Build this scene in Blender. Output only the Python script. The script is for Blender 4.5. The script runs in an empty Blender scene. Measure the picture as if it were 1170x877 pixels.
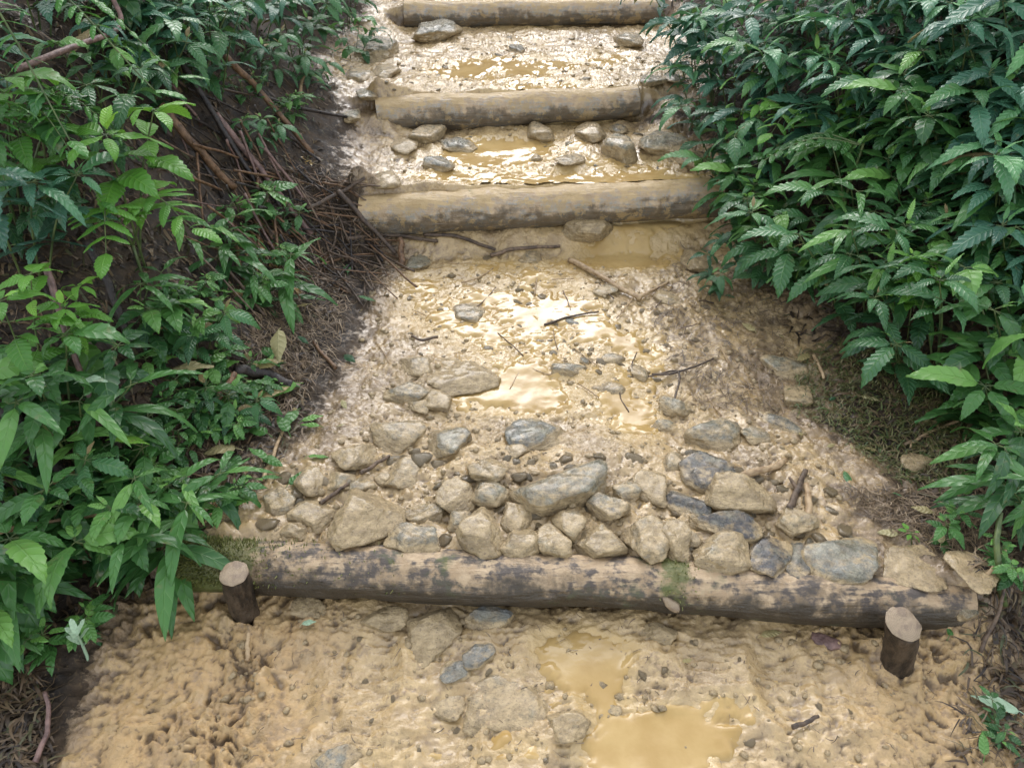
import bpy, bmesh, math, random
import numpy as np
from mathutils import Vector, Matrix, Quaternion

random.seed(7)
RNG = np.random.default_rng(11)
R = math.radians
scene = bpy.context.scene
COL = scene.collection

# ------------------------------------------------------------------ camera model (photo pixels 1170 x 877)
CAM = np.array([0.0, 0.0, 1.55]); PITCH = R(35); FPX = 900.0
RIGHT = np.array([1.0, 0, 0]); UP = np.array([0, math.sin(PITCH), math.cos(PITCH)]); FWD = np.array([0, math.cos(PITCH), -math.sin(PITCH)])
def ray(px, py):
    d = FWD + RIGHT * ((px - 585) / FPX) - UP * ((py - 438.5) / FPX)
    return d                                             # parameter t = depth along the axis
def on_plane_z(px, py, z):
    d = ray(px, py); t = (z - CAM[2]) / d[2]; return CAM + d * t
def on_plane_y(px, py, y):
    d = ray(px, py); t = (y - CAM[1]) / d[1]; return CAM + d * t
def depth_of(p): return float(np.dot(np.asarray(p) - CAM, FWD))

# ------------------------------------------------------------------ noise
def _h2(ix, iy, seed):
    n = (ix.astype(np.int64) * 374761393 + iy.astype(np.int64) * 668265263 + seed * 974711) & 0x7fffffff
    n = ((n ^ (n >> 13)) * 1274126177) & 0x7fffffff
    return ((n ^ (n >> 16)) & 0xffff) / 65535.0
def gn2(x, y, seed=0):
    x = np.asarray(x, float); y = np.asarray(y, float)
    ix = np.floor(x); iy = np.floor(y); fx = x - ix; fy = y - iy
    def g(dx, dy):
        a = _h2(ix + dx, iy + dy, seed) * 2 * math.pi
        return np.cos(a) * (fx - dx) + np.sin(a) * (fy - dy)
    u = fx * fx * fx * (fx * (fx * 6 - 15) + 10); v = fy * fy * fy * (fy * (fy * 6 - 15) + 10)
    a = g(0, 0); b = g(1, 0); c = g(0, 1); d = g(1, 1)
    return 1.5 * ((a + (b - a) * u) * (1 - v) + (c + (d - c) * u) * v)
def fbm(x, y, s, octv=4, seed=0, gain=.5):
    t = 0; a = 1.0
    for k in range(octv):
        t = t + a * gn2(x * s + 17.3 * k, y * s - 9.1 * k, seed + k); a *= gain; s *= 2.03
    return t
def worley(x, y, s, seed=0):
    x = np.asarray(x, float) * s; y = np.asarray(y, float) * s
    ix = np.floor(x); iy = np.floor(y)
    f1 = np.full(x.shape, 9.0); f2 = f1.copy(); idv = np.zeros(x.shape)
    for dx in (-1, 0, 1):
        for dy in (-1, 0, 1):
            cx = ix + dx; cy = iy + dy
            px = cx + _h2(cx, cy, seed); py = cy + _h2(cx, cy, seed + 51)
            d = np.hypot(px - x, py - y)
            idv = np.where(d < f1, _h2(cx, cy, seed + 99), idv)
            f2 = np.where(d < f1, f1, np.minimum(f2, d)); f1 = np.minimum(f1, d)
    return f1, f2, idv
def _h3(ix, iy, iz, seed):
    n = (ix.astype(np.int64) * 374761393 + iy.astype(np.int64) * 668265263 + iz.astype(np.int64) * 2147483647 // 3 + seed * 974711) & 0x7fffffff
    n = ((n ^ (n >> 13)) * 1274126177) & 0x7fffffff
    return ((n ^ (n >> 16)) & 0xffff) / 32767.5 - 1
def vn3(p, seed=0):
    i = np.floor(p); f = p - i; f = f * f * (3 - 2 * f); t = 0
    for dx in (0, 1):
        wx = f[:, 0] if dx else 1 - f[:, 0]
        for dy in (0, 1):
            wy = f[:, 1] if dy else 1 - f[:, 1]
            for dz in (0, 1):
                wz = f[:, 2] if dz else 1 - f[:, 2]
                t = t + wx * wy * wz * _h3(i[:, 0] + dx, i[:, 1] + dy, i[:, 2] + dz, seed)
    return t
def fbm3(p, s, octv=3, seed=0):
    t = 0; a = 1
    for k in range(octv):
        t = t + a * vn3(p * s + 31.7 * k, seed + k); a *= .5; s *= 2.1
    return t
def sst(a, b, x):
    t = np.clip((x - a) / (b - a), 0, 1); return t * t * (3 - 2 * t)

# ------------------------------------------------------------------ the logs (axis end points)
LR = 0.063
LA = on_plane_z(214, 642, .066); LB = on_plane_z(1102, 692, .058)
L3A = on_plane_y(414, 246, 3.02); L3B = on_plane_y(822, 226, 3.10)
L2A = on_plane_y(432, 134, 3.73); L2B = on_plane_y(728, 116, 3.83)
L1A = on_plane_y(462, 16, 5.06); L1B = on_plane_y(752, 13, 5.12)
R3, R2, R1 = .082, .078, .072
def line_y(A, B, x): return A[1] + (B[1] - A[1]) * (x - A[0]) / (B[0] - A[0])

# ------------------------------------------------------------------ terrain
YK = [-2, .6, .8, 1.3, 1.6, 2.2, 2.6, 3.0, 3.6, 4.3, 5.0, 6.5, 9]
XL = [-.90, -.84, -.82, -.80, -.66, -.52, -.52, -.60, -.64, -.86, -.72, -.7, -.7]
XR = [1.1, 1.08, 1.10, 1.08, 1.06, .95, .84, .80, .80, .82, .84, .85, .85]
def blob(x, y, px, py, rx, ry, z):
    c = on_plane_z(px, py, z); return np.exp(-(((x - c[0]) / rx) ** 2 + ((y - c[1]) / ry) ** 2))
def wet_map(x, y):
    m = 0
    for px, py, rx, ry, z, a in (
        (715, 294, .24, .12, .15, 1.3), (620, 330, .18, .22, .14, .75), (600, 400, .35, .26, .13, .80), (520, 350, .28, .18, .14, .85), (480, 320, .14, .12, .14, .6), (560, 300, .2, .1, .15, .6), (560, 440, .16, .10, .13, .5),
        (600, 455, .22, .12, .12, .8), (725, 470, .10, .15, .12, 1.15), (735, 395, .13, .16, .13, .8), (670, 360, .12, .16, .13, .7),
        (640, 202, .40, .10, .39, 1.3), (760, 205, .20, .10, .39, 1.2), (540, 178, .20, .18, .39, 1.2), (600, 172, .28, .18, .39, 1.1), (720, 185, .2, .12, .39, .8), (500, 200, .2, .07, .39, .7),
        (600, 72, .45, .24, .585, 1.0), (520, 78, .25, .2, .585, .6), (700, 62, .2, .18, .59, .6), (640, 98, .42, .14, .57, .9), (590, 45, .3, .14, .60, .5), (760, 8, .3, .1, .75, .6), (600, 0, .4, .1, .75, .7),
        (785, 838, .12, .08, -.01, 1.3), (735, 860, .10, .06, -.01, 1.0), (690, 790, .07, .14, 0, 1.0), (640, 735, .09, .07, 0, 1.05), (665, 765, .05, .06, 0, .9), (700, 745, .10, .04, 0, .8), (850, 800, .10, .05, 0, .6), (600, 855, .12, .06, -.01, .65), (450, 860, .12, .04, -.01, .6), (480, 745, .12, .03, 0, .5)):
        m = m + a * blob(x, y, px, py, rx, ry, z)
    return m
def base_height(x, y):
    f = line_y(LA, LB, x); s = y - f
    z = -.03 * sst(0, .6, -s) + .100 * sst(-.015, .03, s)                       # front log
    z = z + .045 * np.clip((y - 1.35) / 1.55, 0, 1)
    y3 = line_y(L3A, L3B, x); y2 = line_y(L2A, L2B, x); y1 = line_y(L1A, L1B, x)
    pm_w = 1 - sst(.0, .45, x - np.interp(y, YK, XR)) ; pm_l = 1 - sst(0, .45, np.interp(y, YK, XL) - x)
    k = pm_w * pm_l
    def step(yy, h, A, B, sd):
        yn = yy + .012 + .022 * gn2(x * 5.3, x * 0 + sd, 31) + .010 * gn2(x * 17, x * 0 + sd, 32)
        kk = sst(A[0] - .14, A[0] + .03, x) * (1 - sst(B[0] - .03, B[0] + .14, x))
        sharp = sst(yn - .022, yn + .016, y); soft = sst(yy - .34, yy + .22, y)
        return h * (sharp * kk + soft * (1 - kk))
    z = z + .075 * sst(y3 - .17, y3 - .03, y) + step(y3,   .163, L3A, L3B, 1.3)
    z = z + .03 * np.clip((y - 3.15) / .55, 0, 1)
    z = z + step(y2,  .150, L2A, L2B, 5.1) + .04 * np.clip((y - 3.9) / 1.1, 0, 1)
    z = z + step(y1,  .126, L1A, L1B, 8.7) + .20 * np.clip(y - 5.2, 0, 20) + .48 * np.clip(y - 7.5, 0, 9) * (1 + .35 * gn2(x * .35, y * 0, 5))  # last rise: unseen hill, added to keep low sky off the wet treads
    xl = np.interp(y, YK, XL); xr = np.interp(y, YK, XR)
    kl = np.interp(y, [.5, 1.2, 1.8, 2.6, 6], [.10, .22, .50, .85, .9]); kr = np.interp(y, [.5, 1.3, 1.8, 2.6, 6], [.12, .2, .45, .8, .9])
    dl = np.clip(xl - x, 0, 40); dr = np.clip(x - xr, 0, 40)
    for px, py, rx, ry, zz, a in ((1108, 702, .075, .08, .05, .10), (414, 250, .06, .10, .26, .10), (436, 138, .09, .10, .45, .09), (222, 660, .05, .05, .03, .03), (278, 700, .055, .05, 0, .022), (1030, 752, .06, .05, 0, .022)):
        z = z + a * blob(x, y, px, py, rx, ry, zz)
    z = z + kl * (.25 * np.minimum(dl, 3) + .85 * sst(.10, 1.1, dl)) + kr * (.25 * np.minimum(dr, 3) + .85 * sst(.08, 1.1, dr))
    return z, dl, dr
def height(x, y, fine=True):
    x = np.asarray(x, float); y = np.asarray(y, float)
    z, dl, dr = base_height(x, y)
    bank = np.clip(sst(0, .3, dl) + sst(0, .3, dr), 0, 1)
    far = 1 - sst(6, 12, np.abs(y))
    f = line_y(LA, LB, x)
    low = 1 - sst(-.02, .02, y - f)                       # below the front log
    wet = np.clip(wet_map(x, y), 0, 1.3)
    calm = 1 - .62 * sst(.35, 1.15, wet)
    clod = np.clip(sst(-.30, -.55, x) + .8 * sst(.60, .85, x), 0, 1) * low * (1 - bank * .3)
    n1 = fbm(x, y, 5, 4, 3)
    d = .014 * n1 * calm + .05 * bank * fbm(x, y, 2.2, 3, 5)
    if fine:
        wx = x + .012 * fbm(x, y, 14, 2, 41); wy = y + .012 * fbm(x, y, 14, 2, 43)
        patch = .30 + .95 * sst(-.35, .45, fbm(x, y, 5.5, 3, 55)) * (.62 + .38 * clod)
        wx2 = wx + .03 * fbm(x, y, 9, 3, 61); wy2 = wy + .03 * fbm(x, y, 9, 3, 63)
        d = d + calm * patch * (.0060 * fbm(wx2, wy2, 26, 4, 8, .55) + .0050 * (1 - 2 * np.abs(fbm(wx2, wy2 * 1.3, 36, 3, 12))) ) + calm * .005 * fbm(x, y, 12, 2, 66)
        cx = x + .045 * fbm(x, y, 8, 3, 81); cy = y + .045 * fbm(x, y, 8, 3, 83)
        sx = x * .8 + y * .6; sy = y * .8 - x * .6; lump = .35 + .65 * sst(-.25, .35, fbm(x, y, 4.5, 3, 95))
        bx = sx + .05 * fbm(x, y, 6, 4, 81); by = sy * .62 + .05 * fbm(x, y, 6, 4, 83)
        d = d + clod * lump * (.034 * np.abs(fbm(bx, by, 8.0, 4, 85, .6)) + .014 * fbm(bx, by, 19, 4, 86, .6) - .010 + .014 * np.abs(fbm(wx2, wy2, 31, 3, 87)) * (fbm(x, y, 7, 2, 88) > 0))
        f1, f2, idv = worley(cx, cy, 34, 6)
        d = d + clod * .010 * np.sqrt(np.clip(f2 - f1, 0, .5)) * idv * .6
        for px, py, rx, ry, dp in ((515, 842, .055, .12, .014), (625, 770, .05, .11, .012), (890, 770, .06, .12, .016), (430, 775, .05, .12, .012), (330, 800, .06, .13, .016), (850, 850, .05, .1, .012)):
            e = blob(x, y, px, py, rx, ry, 0); d = d * (1 - .75 * np.clip(e * 1.3, 0, 1)) - dp * e + dp * .6 * np.exp(-((np.sqrt(-np.log(e + 1e-12)) - 1.25) / .3) ** 2)
        path = (1 - bank) * (1 - low)
        d = d + path * (.1 + .9 * calm) * .010 * np.clip(.42 - f1, 0, 1) * (idv > .35)
        f1, f2, idv = worley(x, y, 66, 9)
        d = d + (1 - bank) * (.1 + .9 * calm) * .0032 * np.clip(.45 - f1, 0, 1) * (idv > .3)
        d = d + low * (1 - clod * .5) * .004 * fbm(x * .6, y * 1.7, 38, 3, 70)
    d = d - .012 * sst(.55, 1.1, wet)
    fill = sst(.02, .07, y - f) * (1 - sst(.30, .55, y - f)) * (1 - bank)
    if fine:
        f1, f2, idv = worley(wx, wy, 19, 14)
        d = d + fill * (.018 * np.clip(.55 - f1, 0, 1) * idv * 1.6 + .013)
    d = d + .011 * sst(.08, .0, np.abs(y - f + .13)) * low * gn2(x * 9, y * 9, 77)
    return z + d * far, bank, wet, clod

def axis(segs):
    out = [segs[0][0]]
    for a, b, st in segs:
        n = max(1, int(round((b - a) / st))); out += list(np.linspace(a, b, n + 1)[1:])
    return np.array(out)
def geo(start, st, end, ratio=1.35):
    o = []; v = start
    while abs(v) < abs(end):
        st *= ratio; v += math.copysign(st, end); o.append(v)
    return o
gx = axis([(-2.6, -.95, .014), (-.95, 1.15, .0045), (1.15, 2.6, .014)])
gx = np.array(geo(-2.6, .02, -60)[::-1] + list(gx) + geo(2.6, .02, 60))
gy = axis([(.2, .72, .02), (.72, 2.0, .0045), (2.0, 3.3, .0065), (3.3, 5.6, .011)])
gy = np.array(geo(.2, .03, -60)[::-1] + list(gy) + geo(5.6, .02, 60))
GX, GY = np.meshgrid(gx, gy)
GZ, GB, GW, GC = height(GX, GY)
def H(x, y):
    i = int(np.clip(np.searchsorted(gx, x) - 1, 0, len(gx) - 2)); j = int(np.clip(np.searchsorted(gy, y) - 1, 0, len(gy) - 2))
    u = (x - gx[i]) / (gx[i + 1] - gx[i]); v = (y - gy[j]) / (gy[j + 1] - gy[j])
    return float((GZ[j, i] * (1 - u) + GZ[j, i + 1] * u) * (1 - v) + (GZ[j + 1, i] * (1 - u) + GZ[j + 1, i + 1] * u) * v)
def HV(x, y):
    x = np.asarray(x); y = np.asarray(y)
    i = np.clip(np.searchsorted(gx, x) - 1, 0, len(gx) - 2); j = np.clip(np.searchsorted(gy, y) - 1, 0, len(gy) - 2)
    u = (x - gx[i]) / (gx[i + 1] - gx[i]); v = (y - gy[j]) / (gy[j + 1] - gy[j])
    return (GZ[j, i] * (1 - u) + GZ[j, i + 1] * u) * (1 - v) + (GZ[j + 1, i] * (1 - u) + GZ[j + 1, i + 1] * u) * v
def ground(px, py, h=0.0):
    """the point on the ray through a photo pixel that stands h above the ground"""
    d = ray(px, py); t = .8; last = t
    while t < 9:
        p = CAM + d * t
        if p[2] - H(p[0], p[1]) <= h: break
        last = t; t += .04
    a, b = last, t
    for _ in range(14):
        m = (a + b) / 2; p = CAM + d * m
        if p[2] - H(p[0], p[1]) <= h: b = m
        else: a = m
    return CAM + d * b

# ------------------------------------------------------------------ node helpers
def mat(name):
    m = bpy.data.materials.new(name); m.use_nodes = True; m.node_tree.nodes.clear(); return m, m.node_tree
def nd(nt, t, props=None, **ins):
    n = nt.nodes.new(t)
    for k, v in (props or {}).items(): setattr(n, k, v)
    for k, v in ins.items():
        key = int(k[1:]) if k[0] == 'i' and k[1:].isdigit() else k.replace('_', ' ')
        s = n.inputs[key]
        if isinstance(v, bpy.types.NodeSocket): nt.links.new(v, s)
        else: s.default_value = v
    return n
def mixc(nt, f, a, b, mode='MIX'):
    n = nt.nodes.new('ShaderNodeMix'); n.data_type = 'RGBA'; n.blend_type = mode
    for i, v in ((0, f), (6, a), (7, b)):
        if isinstance(v, bpy.types.NodeSocket): nt.links.new(v, n.inputs[i])
        else: n.inputs[i].default_value = (tuple(v) + (1,))[:4] if i else v
    return n.outputs[2]
def mth(nt, op, a, b=0.0, c=0.0, clamp=False):
    n = nt.nodes.new('ShaderNodeMath'); n.operation = op; n.use_clamp = clamp
    for i, v in enumerate((a, b, c)):
        if isinstance(v, bpy.types.NodeSocket): nt.links.new(v, n.inputs[i])
        else: n.inputs[i].default_value = v
    return n.outputs[0]
def ramp(nt, v, lo, hi, a=0.0, b=1.0):
    n = nt.nodes.new('ShaderNodeMapRange'); n.interpolation_type = 'SMOOTHSTEP'
    for i, q in enumerate((v, lo, hi, a, b)):
        if isinstance(q, bpy.types.NodeSocket): nt.links.new(q, n.inputs[i])
        else: n.inputs[i].default_value = q
    return n.outputs[0]
def noise(nt, co, s, det=4, rough=.55, dist=0.0, out=0):
    n = nd(nt, 'ShaderNodeTexNoise', None, Scale=s, Detail=det, Roughness=rough, Distortion=dist)
    nt.links.new(co, n.inputs['Vector']); return n.outputs[out]
def out(nt, sh): o = nt.nodes.new('ShaderNodeOutputMaterial'); nt.links.new(sh, o.inputs[0])
def bump(nt, h, strength, dist, nrm=None):
    b = nd(nt, 'ShaderNodeBump', None, Strength=strength, Distance=dist, Height=h)
    if nrm is not None: nt.links.new(nrm, b.inputs['Normal'])
    return b.outputs[0]

MUD_L = (.49, .354, .180); MUD_M = (.355, .245, .114); MUD_O = (.40, .248, .100); MUD_D = (.13, .085, .045)
def m_ground():
    m, nt = mat('wet_mud'); co = nd(nt, 'ShaderNodeTexCoord').outputs['Object']
    at = nd(nt, 'ShaderNodeAttribute', {'attribute_name': 'msk'}); sp = nd(nt, 'ShaderNodeSeparateColor', None, Color=at.outputs['Color'])
    bank, wet, clod = sp.outputs[0], sp.outputs[1], sp.outputs[2]
    n1 = noise(nt, co, 3.2, 5); n2 = noise(nt, co, 17, 6, .62); n3 = noise(nt, co, 75, 4, .6, .4); n4 = noise(nt, co, 240, 3)
    c = mixc(nt, ramp(nt, n2, .36, .66), MUD_M, MUD_L)
    c = mixc(nt, mth(nt, 'MULTIPLY', ramp(nt, n1, .48, .68), .55), c, (.28, .205, .125))
    c = mixc(nt, mth(nt, 'MULTIPLY', mth(nt, 'MULTIPLY', clod, ramp(nt, n2, .3, .6)), .75), c, MUD_O)
    c = mixc(nt, mth(nt, 'MULTIPLY', ramp(nt, n3, .57, .70), .62), c, MUD_D)
    c = mixc(nt, mth(nt, 'MULTIPLY', ramp(nt, noise(nt, co, 9, 6, .65, .8), .50, .66), .55), c, (.235, .160, .082))
    sepn = nd(nt, 'ShaderNodeSeparateXYZ', None, Vector=at.outputs['Vector'])
    cav_shade = nd(nt, 'ShaderNodeAttribute', {'attribute_name': 'cav_shade'}).outputs['Fac']
    c = mixc(nt, mth(nt, 'MULTIPLY', ramp(nt, cav_shade, .10, .8), .85), c, (.085, .053, .026))  # shade of the small cracks, painted into the mud colour
    hum = mixc(nt, ramp(nt, n2, .35, .68), (.017, .012, .008), (.060, .040, .023))
    hum = mixc(nt, ramp(nt, n3, .55, .70), hum, (.09, .06, .03))
    fq = mth(nt, 'ADD', bank, mth(nt, 'ADD', mth(nt, 'MULTIPLY', mth(nt, 'SUBTRACT', n2, .5), 1.5), mth(nt, 'MULTIPLY', mth(nt, 'SUBTRACT', n3, .5), .8)))
    c = mixc(nt, mth(nt, 'MULTIPLY', ramp(nt, fq, .02, .40), .8), c, mixc(nt, ramp(nt, n3, .4, .6), (.12, .080, .048), (.24, .168, .100)))
    fac = ramp(nt, fq, .42, .66)
    c = mixc(nt, fac, c, hum)
    wc = mth(nt, 'MULTIPLY', ramp(nt, mth(nt, 'ADD', wet, mth(nt, 'MULTIPLY', mth(nt, 'SUBTRACT', n2, .5), .8)), .30, .75), mth(nt, 'SUBTRACT', 1.0, fac))
    c = mixc(nt, mth(nt, 'MULTIPLY', wc, .85), c, mixc(nt, ramp(nt, n1, .35, .65), (.42, .288, .118), (.50, .360, .175)))
    rg = ramp(nt, n2, .35, .7, .16, .40)
    rg = mth(nt, 'ADD', rg, mth(nt, 'MULTIPLY', clod, .22))
    rg = mth(nt, 'ADD', rg, mth(nt, 'MULTIPLY', fac, .5))
    rg = mth(nt, 'MAXIMUM', mth(nt, 'SUBTRACT', rg, mth(nt, 'MULTIPLY', ramp(nt, wet, .1, .8), .16)), .07)
    hgt = mth(nt, 'ADD', mth(nt, 'MULTIPLY', n3, 1.0), mth(nt, 'MULTIPLY', n4, .18))
    hgt = mth(nt, 'MULTIPLY', hgt, ramp(nt, noise(nt, co, 7, 4, .6), .38, .62, .30, 1.1))
    nr = bump(nt, hgt, .62, .012)
    p = nd(nt, 'ShaderNodeBsdfPrincipled', None, Base_Color=c, Roughness=rg, Normal=nr, IOR=1.45, Coat_Roughness=.09, Coat_IOR=1.42)
    nt.links.new(mth(nt, 'MULTIPLY', mth(nt, 'SUBTRACT', 1.0, fac), mth(nt, 'SUBTRACT', ramp(nt, noise(nt, co, 4.5, 4, .6), .38, .62, .10, .50), mth(nt, 'MULTIPLY', clod, .3))), p.inputs['Coat Weight'])
    nt.links.new(bump(nt, n3, .18, .010), p.inputs['Coat Normal'])
    out(nt, p.outputs[0]); return m
def m_water():
    m, nt = mat('muddy_water'); co = nd(nt, 'ShaderNodeTexCoord').outputs['Object']
    n1 = noise(nt, co, 9, 4); n2 = noise(nt, co, 40, 3, .5, .6)
    c = mixc(nt, ramp(nt, n1, .35, .65), (.36, .235, .085), (.43, .295, .120))
    nr = bump(nt, mth(nt, 'ADD', n2, mth(nt, 'MULTIPLY', n1, 2)), .07, .012)
    p = nd(nt, 'ShaderNodeBsdfPrincipled', None, Base_Color=c, Roughness=.035, Normal=nr, IOR=1.36)
    out(nt, p.outputs[0]); return m
def m_stone():
    m, nt = mat('muddy_stone'); tc = nd(nt, 'ShaderNodeTexCoord'); oi = nd(nt, 'ShaderNodeObjectInfo')
    off = nd(nt, 'ShaderNodeVectorMath', {'operation': 'SCALE'}, i0=(7.1, 3.3, 5.7), Scale=oi.outputs['Random'])
    off2 = nd(nt, 'ShaderNodeVectorMath', {'operation': 'MULTIPLY'}, i0=off.outputs[0], i1=(40, 40, 40))
    co = nd(nt, 'ShaderNodeVectorMath', {'operation': 'ADD'}, i0=tc.outputs['Object'], i1=off2.outputs[0]).outputs[0]
    cs = nd(nt, 'ShaderNodeSeparateColor', None, Color=oi.outputs['Color'])
    mud, blue, dark = cs.outputs[0], cs.outputs[1], cs.outputs[2]
    st = nd(nt, 'ShaderNodeMapping', None, Vector=co, Rotation=(.3, .5, .2), Scale=(1, 1, 5)).outputs[0]
    n1 = noise(nt, co, 14, 5, .6); n2 = noise(nt, co, 48, 6, .65); n3 = noise(nt, st, 26, 6, .65, .6); n4 = noise(nt, co, 160, 4, .6)
    rock = mixc(nt, ramp(nt, n3, .35, .65), (.115, .110, .075), (.29, .265, .185))
    rock = mixc(nt, mth(nt, 'MULTIPLY', blue, ramp(nt, n1, .35, .6)), rock, mixc(nt, n3, (.10, .115, .12), (.28, .29, .275)))
    rock = mixc(nt, mth(nt, 'MULTIPLY', ramp(nt, n3, .60, .74), .5), rock, (.46, .43, .37))
    rock = mixc(nt, mth(nt, 'MULTIPLY', dark, ramp(nt, n1, .28, .55)), rock, (.025, .027, .034))
    nz = nd(nt, 'ShaderNodeSeparateXYZ', None, Vector=nd(nt, 'ShaderNodeNewGeometry').outputs['Normal']).outputs[2]
    k = mth(nt, 'ADD', mth(nt, 'MULTIPLY', mth(nt, 'SUBTRACT', mth(nt, 'ADD', mth(nt, 'MULTIPLY', n1, .55), mth(nt, 'MULTIPLY', n2, .45)), .5), 2.6), mth(nt, 'SUBTRACT', mud, .40))
    k = mth(nt, 'ADD', k, mth(nt, 'MULTIPLY', ramp(nt, nz, -.2, .5, .35, 0), 1))
    hg = nd(nt, 'ShaderNodeAttribute', {'attribute_name': 'hgt'}).outputs['Fac']
    k = mth(nt, 'ADD', k, ramp(nt, mth(nt, 'ADD', hg, mth(nt, 'MULTIPLY', mth(nt, 'SUBTRACT', n1, .5), .8)), .25, .75, .75, 0))
    fac = ramp(nt, k, -.12, .45)
    mudc = mixc(nt, ramp(nt, n2, .35, .65), (.29, .207, .100), (.45, .330, .175))
    c = mixc(nt, mth(nt, 'MULTIPLY', fac, .94), rock, mudc)
    c = mixc(nt, mth(nt, 'MULTIPLY', ramp(nt, noise(nt, co, 22, 5, .65, .5), .48, .66), .50), c, (.165, .118, .062))
    c = mixc(nt, mth(nt, 'MULTIPLY', ramp(nt, n3, .36, .30), .35), c, (.10, .08, .05))
    c = mixc(nt, mth(nt, 'MULTIPLY', ramp(nt, n4, .56, .70), .6), c, (.09, .065, .04))
    rg = ramp(nt, mth(nt, 'ADD', n2, mth(nt, 'MULTIPLY', fac, .15)),   .35, .75, .15, .46)
    h = mth(nt, 'ADD', mth(nt, 'MULTIPLY', n2, .7), mth(nt, 'ADD', mth(nt, 'MULTIPLY', n3, 1.0), mth(nt, 'MULTIPLY', n4, .35)))
    p = nd(nt, 'ShaderNodeBsdfPrincipled', None, Base_Color=c, Roughness=rg, Normal=bump(nt, h, 1.0, .012), IOR=1.45, Coat_Weight=.30, Coat_Roughness=.12)
    out(nt, p.outputs[0]); return m
def m_log(name, muddy, pale, blotch, bare, wd=(.16, .12, .085)):
    m, nt = mat(name); co = nd(nt, 'ShaderNodeTexCoord').outputs['Object']
    st = nd(nt, 'ShaderNodeMapping', None, Vector=co, Scale=(.13, 1, 1)).outputs[0]
    n1 = noise(nt, co, 9, 5, .6); n2 = noise(nt, co, 30, 6, .65); n3 = noise(nt, st, 70, 5, .6, .3); n4 = noise(nt, co, 180, 3); nb = noise(nt, co, 17, 4, .6, .3)
    nz = nd(nt, 'ShaderNodeSeparateXYZ', None, Vector=nd(nt, 'ShaderNodeNewGeometry').outputs['Normal']).outputs[2]
    wood = mixc(nt, ramp(nt, n3, .35, .65), wd, pale)
    mudc = mixc(nt, ramp(nt, n2, .35, .65), (.34, .235, .13), (.47, .345, .21))
    fm = ramp(nt, mth(nt, 'ADD', n1, mth(nt, 'ADD', mth(nt, 'MULTIPLY', nz, .18), muddy - .5)), .36, .60)
    c = mixc(nt, mth(nt, 'MULTIPLY', fm, .9), wood, mudc)
    fb = mth(nt, 'MULTIPLY', ramp(nt, mth(nt, 'ADD', mth(nt, 'MULTIPLY', nb, .65), mth(nt, 'MULTIPLY', n3, .35)), .455, .545), ramp(nt, n2, .34, .54))
    c = mixc(nt, mth(nt, 'MULTIPLY', fb, blotch), c, bare)
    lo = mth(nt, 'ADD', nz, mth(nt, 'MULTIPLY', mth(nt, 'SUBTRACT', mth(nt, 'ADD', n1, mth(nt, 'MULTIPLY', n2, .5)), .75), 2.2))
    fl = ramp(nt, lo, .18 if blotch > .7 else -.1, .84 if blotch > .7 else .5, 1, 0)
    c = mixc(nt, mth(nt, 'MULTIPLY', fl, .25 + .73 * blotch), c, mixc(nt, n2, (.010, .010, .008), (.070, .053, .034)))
    c = mixc(nt, mth(nt, 'MULTIPLY', mth(nt, 'MULTIPLY', ramp(nt, n1, .56, .66), ramp(nt, n2, .42, .6)), .40 * blotch), c, (.07, .085, .03))
    if blotch < .7:
        cake = ramp(nt, mth(nt, 'ADD', nz, mth(nt, 'MULTIPLY', mth(nt, 'SUBTRACT', mth(nt, 'ADD', n1, n2), 1.0), 1.8)), .62, .88)
        c = mixc(nt, mth(nt, 'MULTIPLY', cake, .9), c, mixc(nt, n2, (.34, .23, .10), (.50, .36, .18)))
        c = mixc(nt, mth(nt, 'MULTIPLY', ramp(nt, mth(nt, 'ADD', nb, mth(nt, 'MULTIPLY', n4, .3)), .68, .76), .7), c, (.36, .25, .115))
    ms = nd(nt, 'ShaderNodeAttribute', {'attribute_name': 'mossy'}).outputs['Fac']
    c = mixc(nt, mth(nt, 'MULTIPLY', ramp(nt, mth(nt, 'ADD', ms, mth(nt, 'ADD', mth(nt, 'MULTIPLY', mth(nt, 'SUBTRACT', mth(nt, 'ADD', n1, n2), 1.0), 1.3), mth(nt, 'MULTIPLY', mth(nt, 'SUBTRACT', nz, .7), .35))), .30, .65), .85), c, mixc(nt, n4, (.05, .065, .014), (.13, .14, .035)))
    h = mth(nt, 'ADD', mth(nt, 'MULTIPLY', n3, .8), mth(nt, 'ADD', mth(nt, 'MULTIPLY', n2, .6), mth(nt, 'MULTIPLY', n4, .2)))
    p = nd(nt, 'ShaderNodeBsdfPrincipled', None, Base_Color=c, Roughness=ramp(nt, n2, .3, .7, .28, .58), Normal=bump(nt, h, .8, .010), IOR=1.42)
    out(nt, p.outputs[0]); return m
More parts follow.
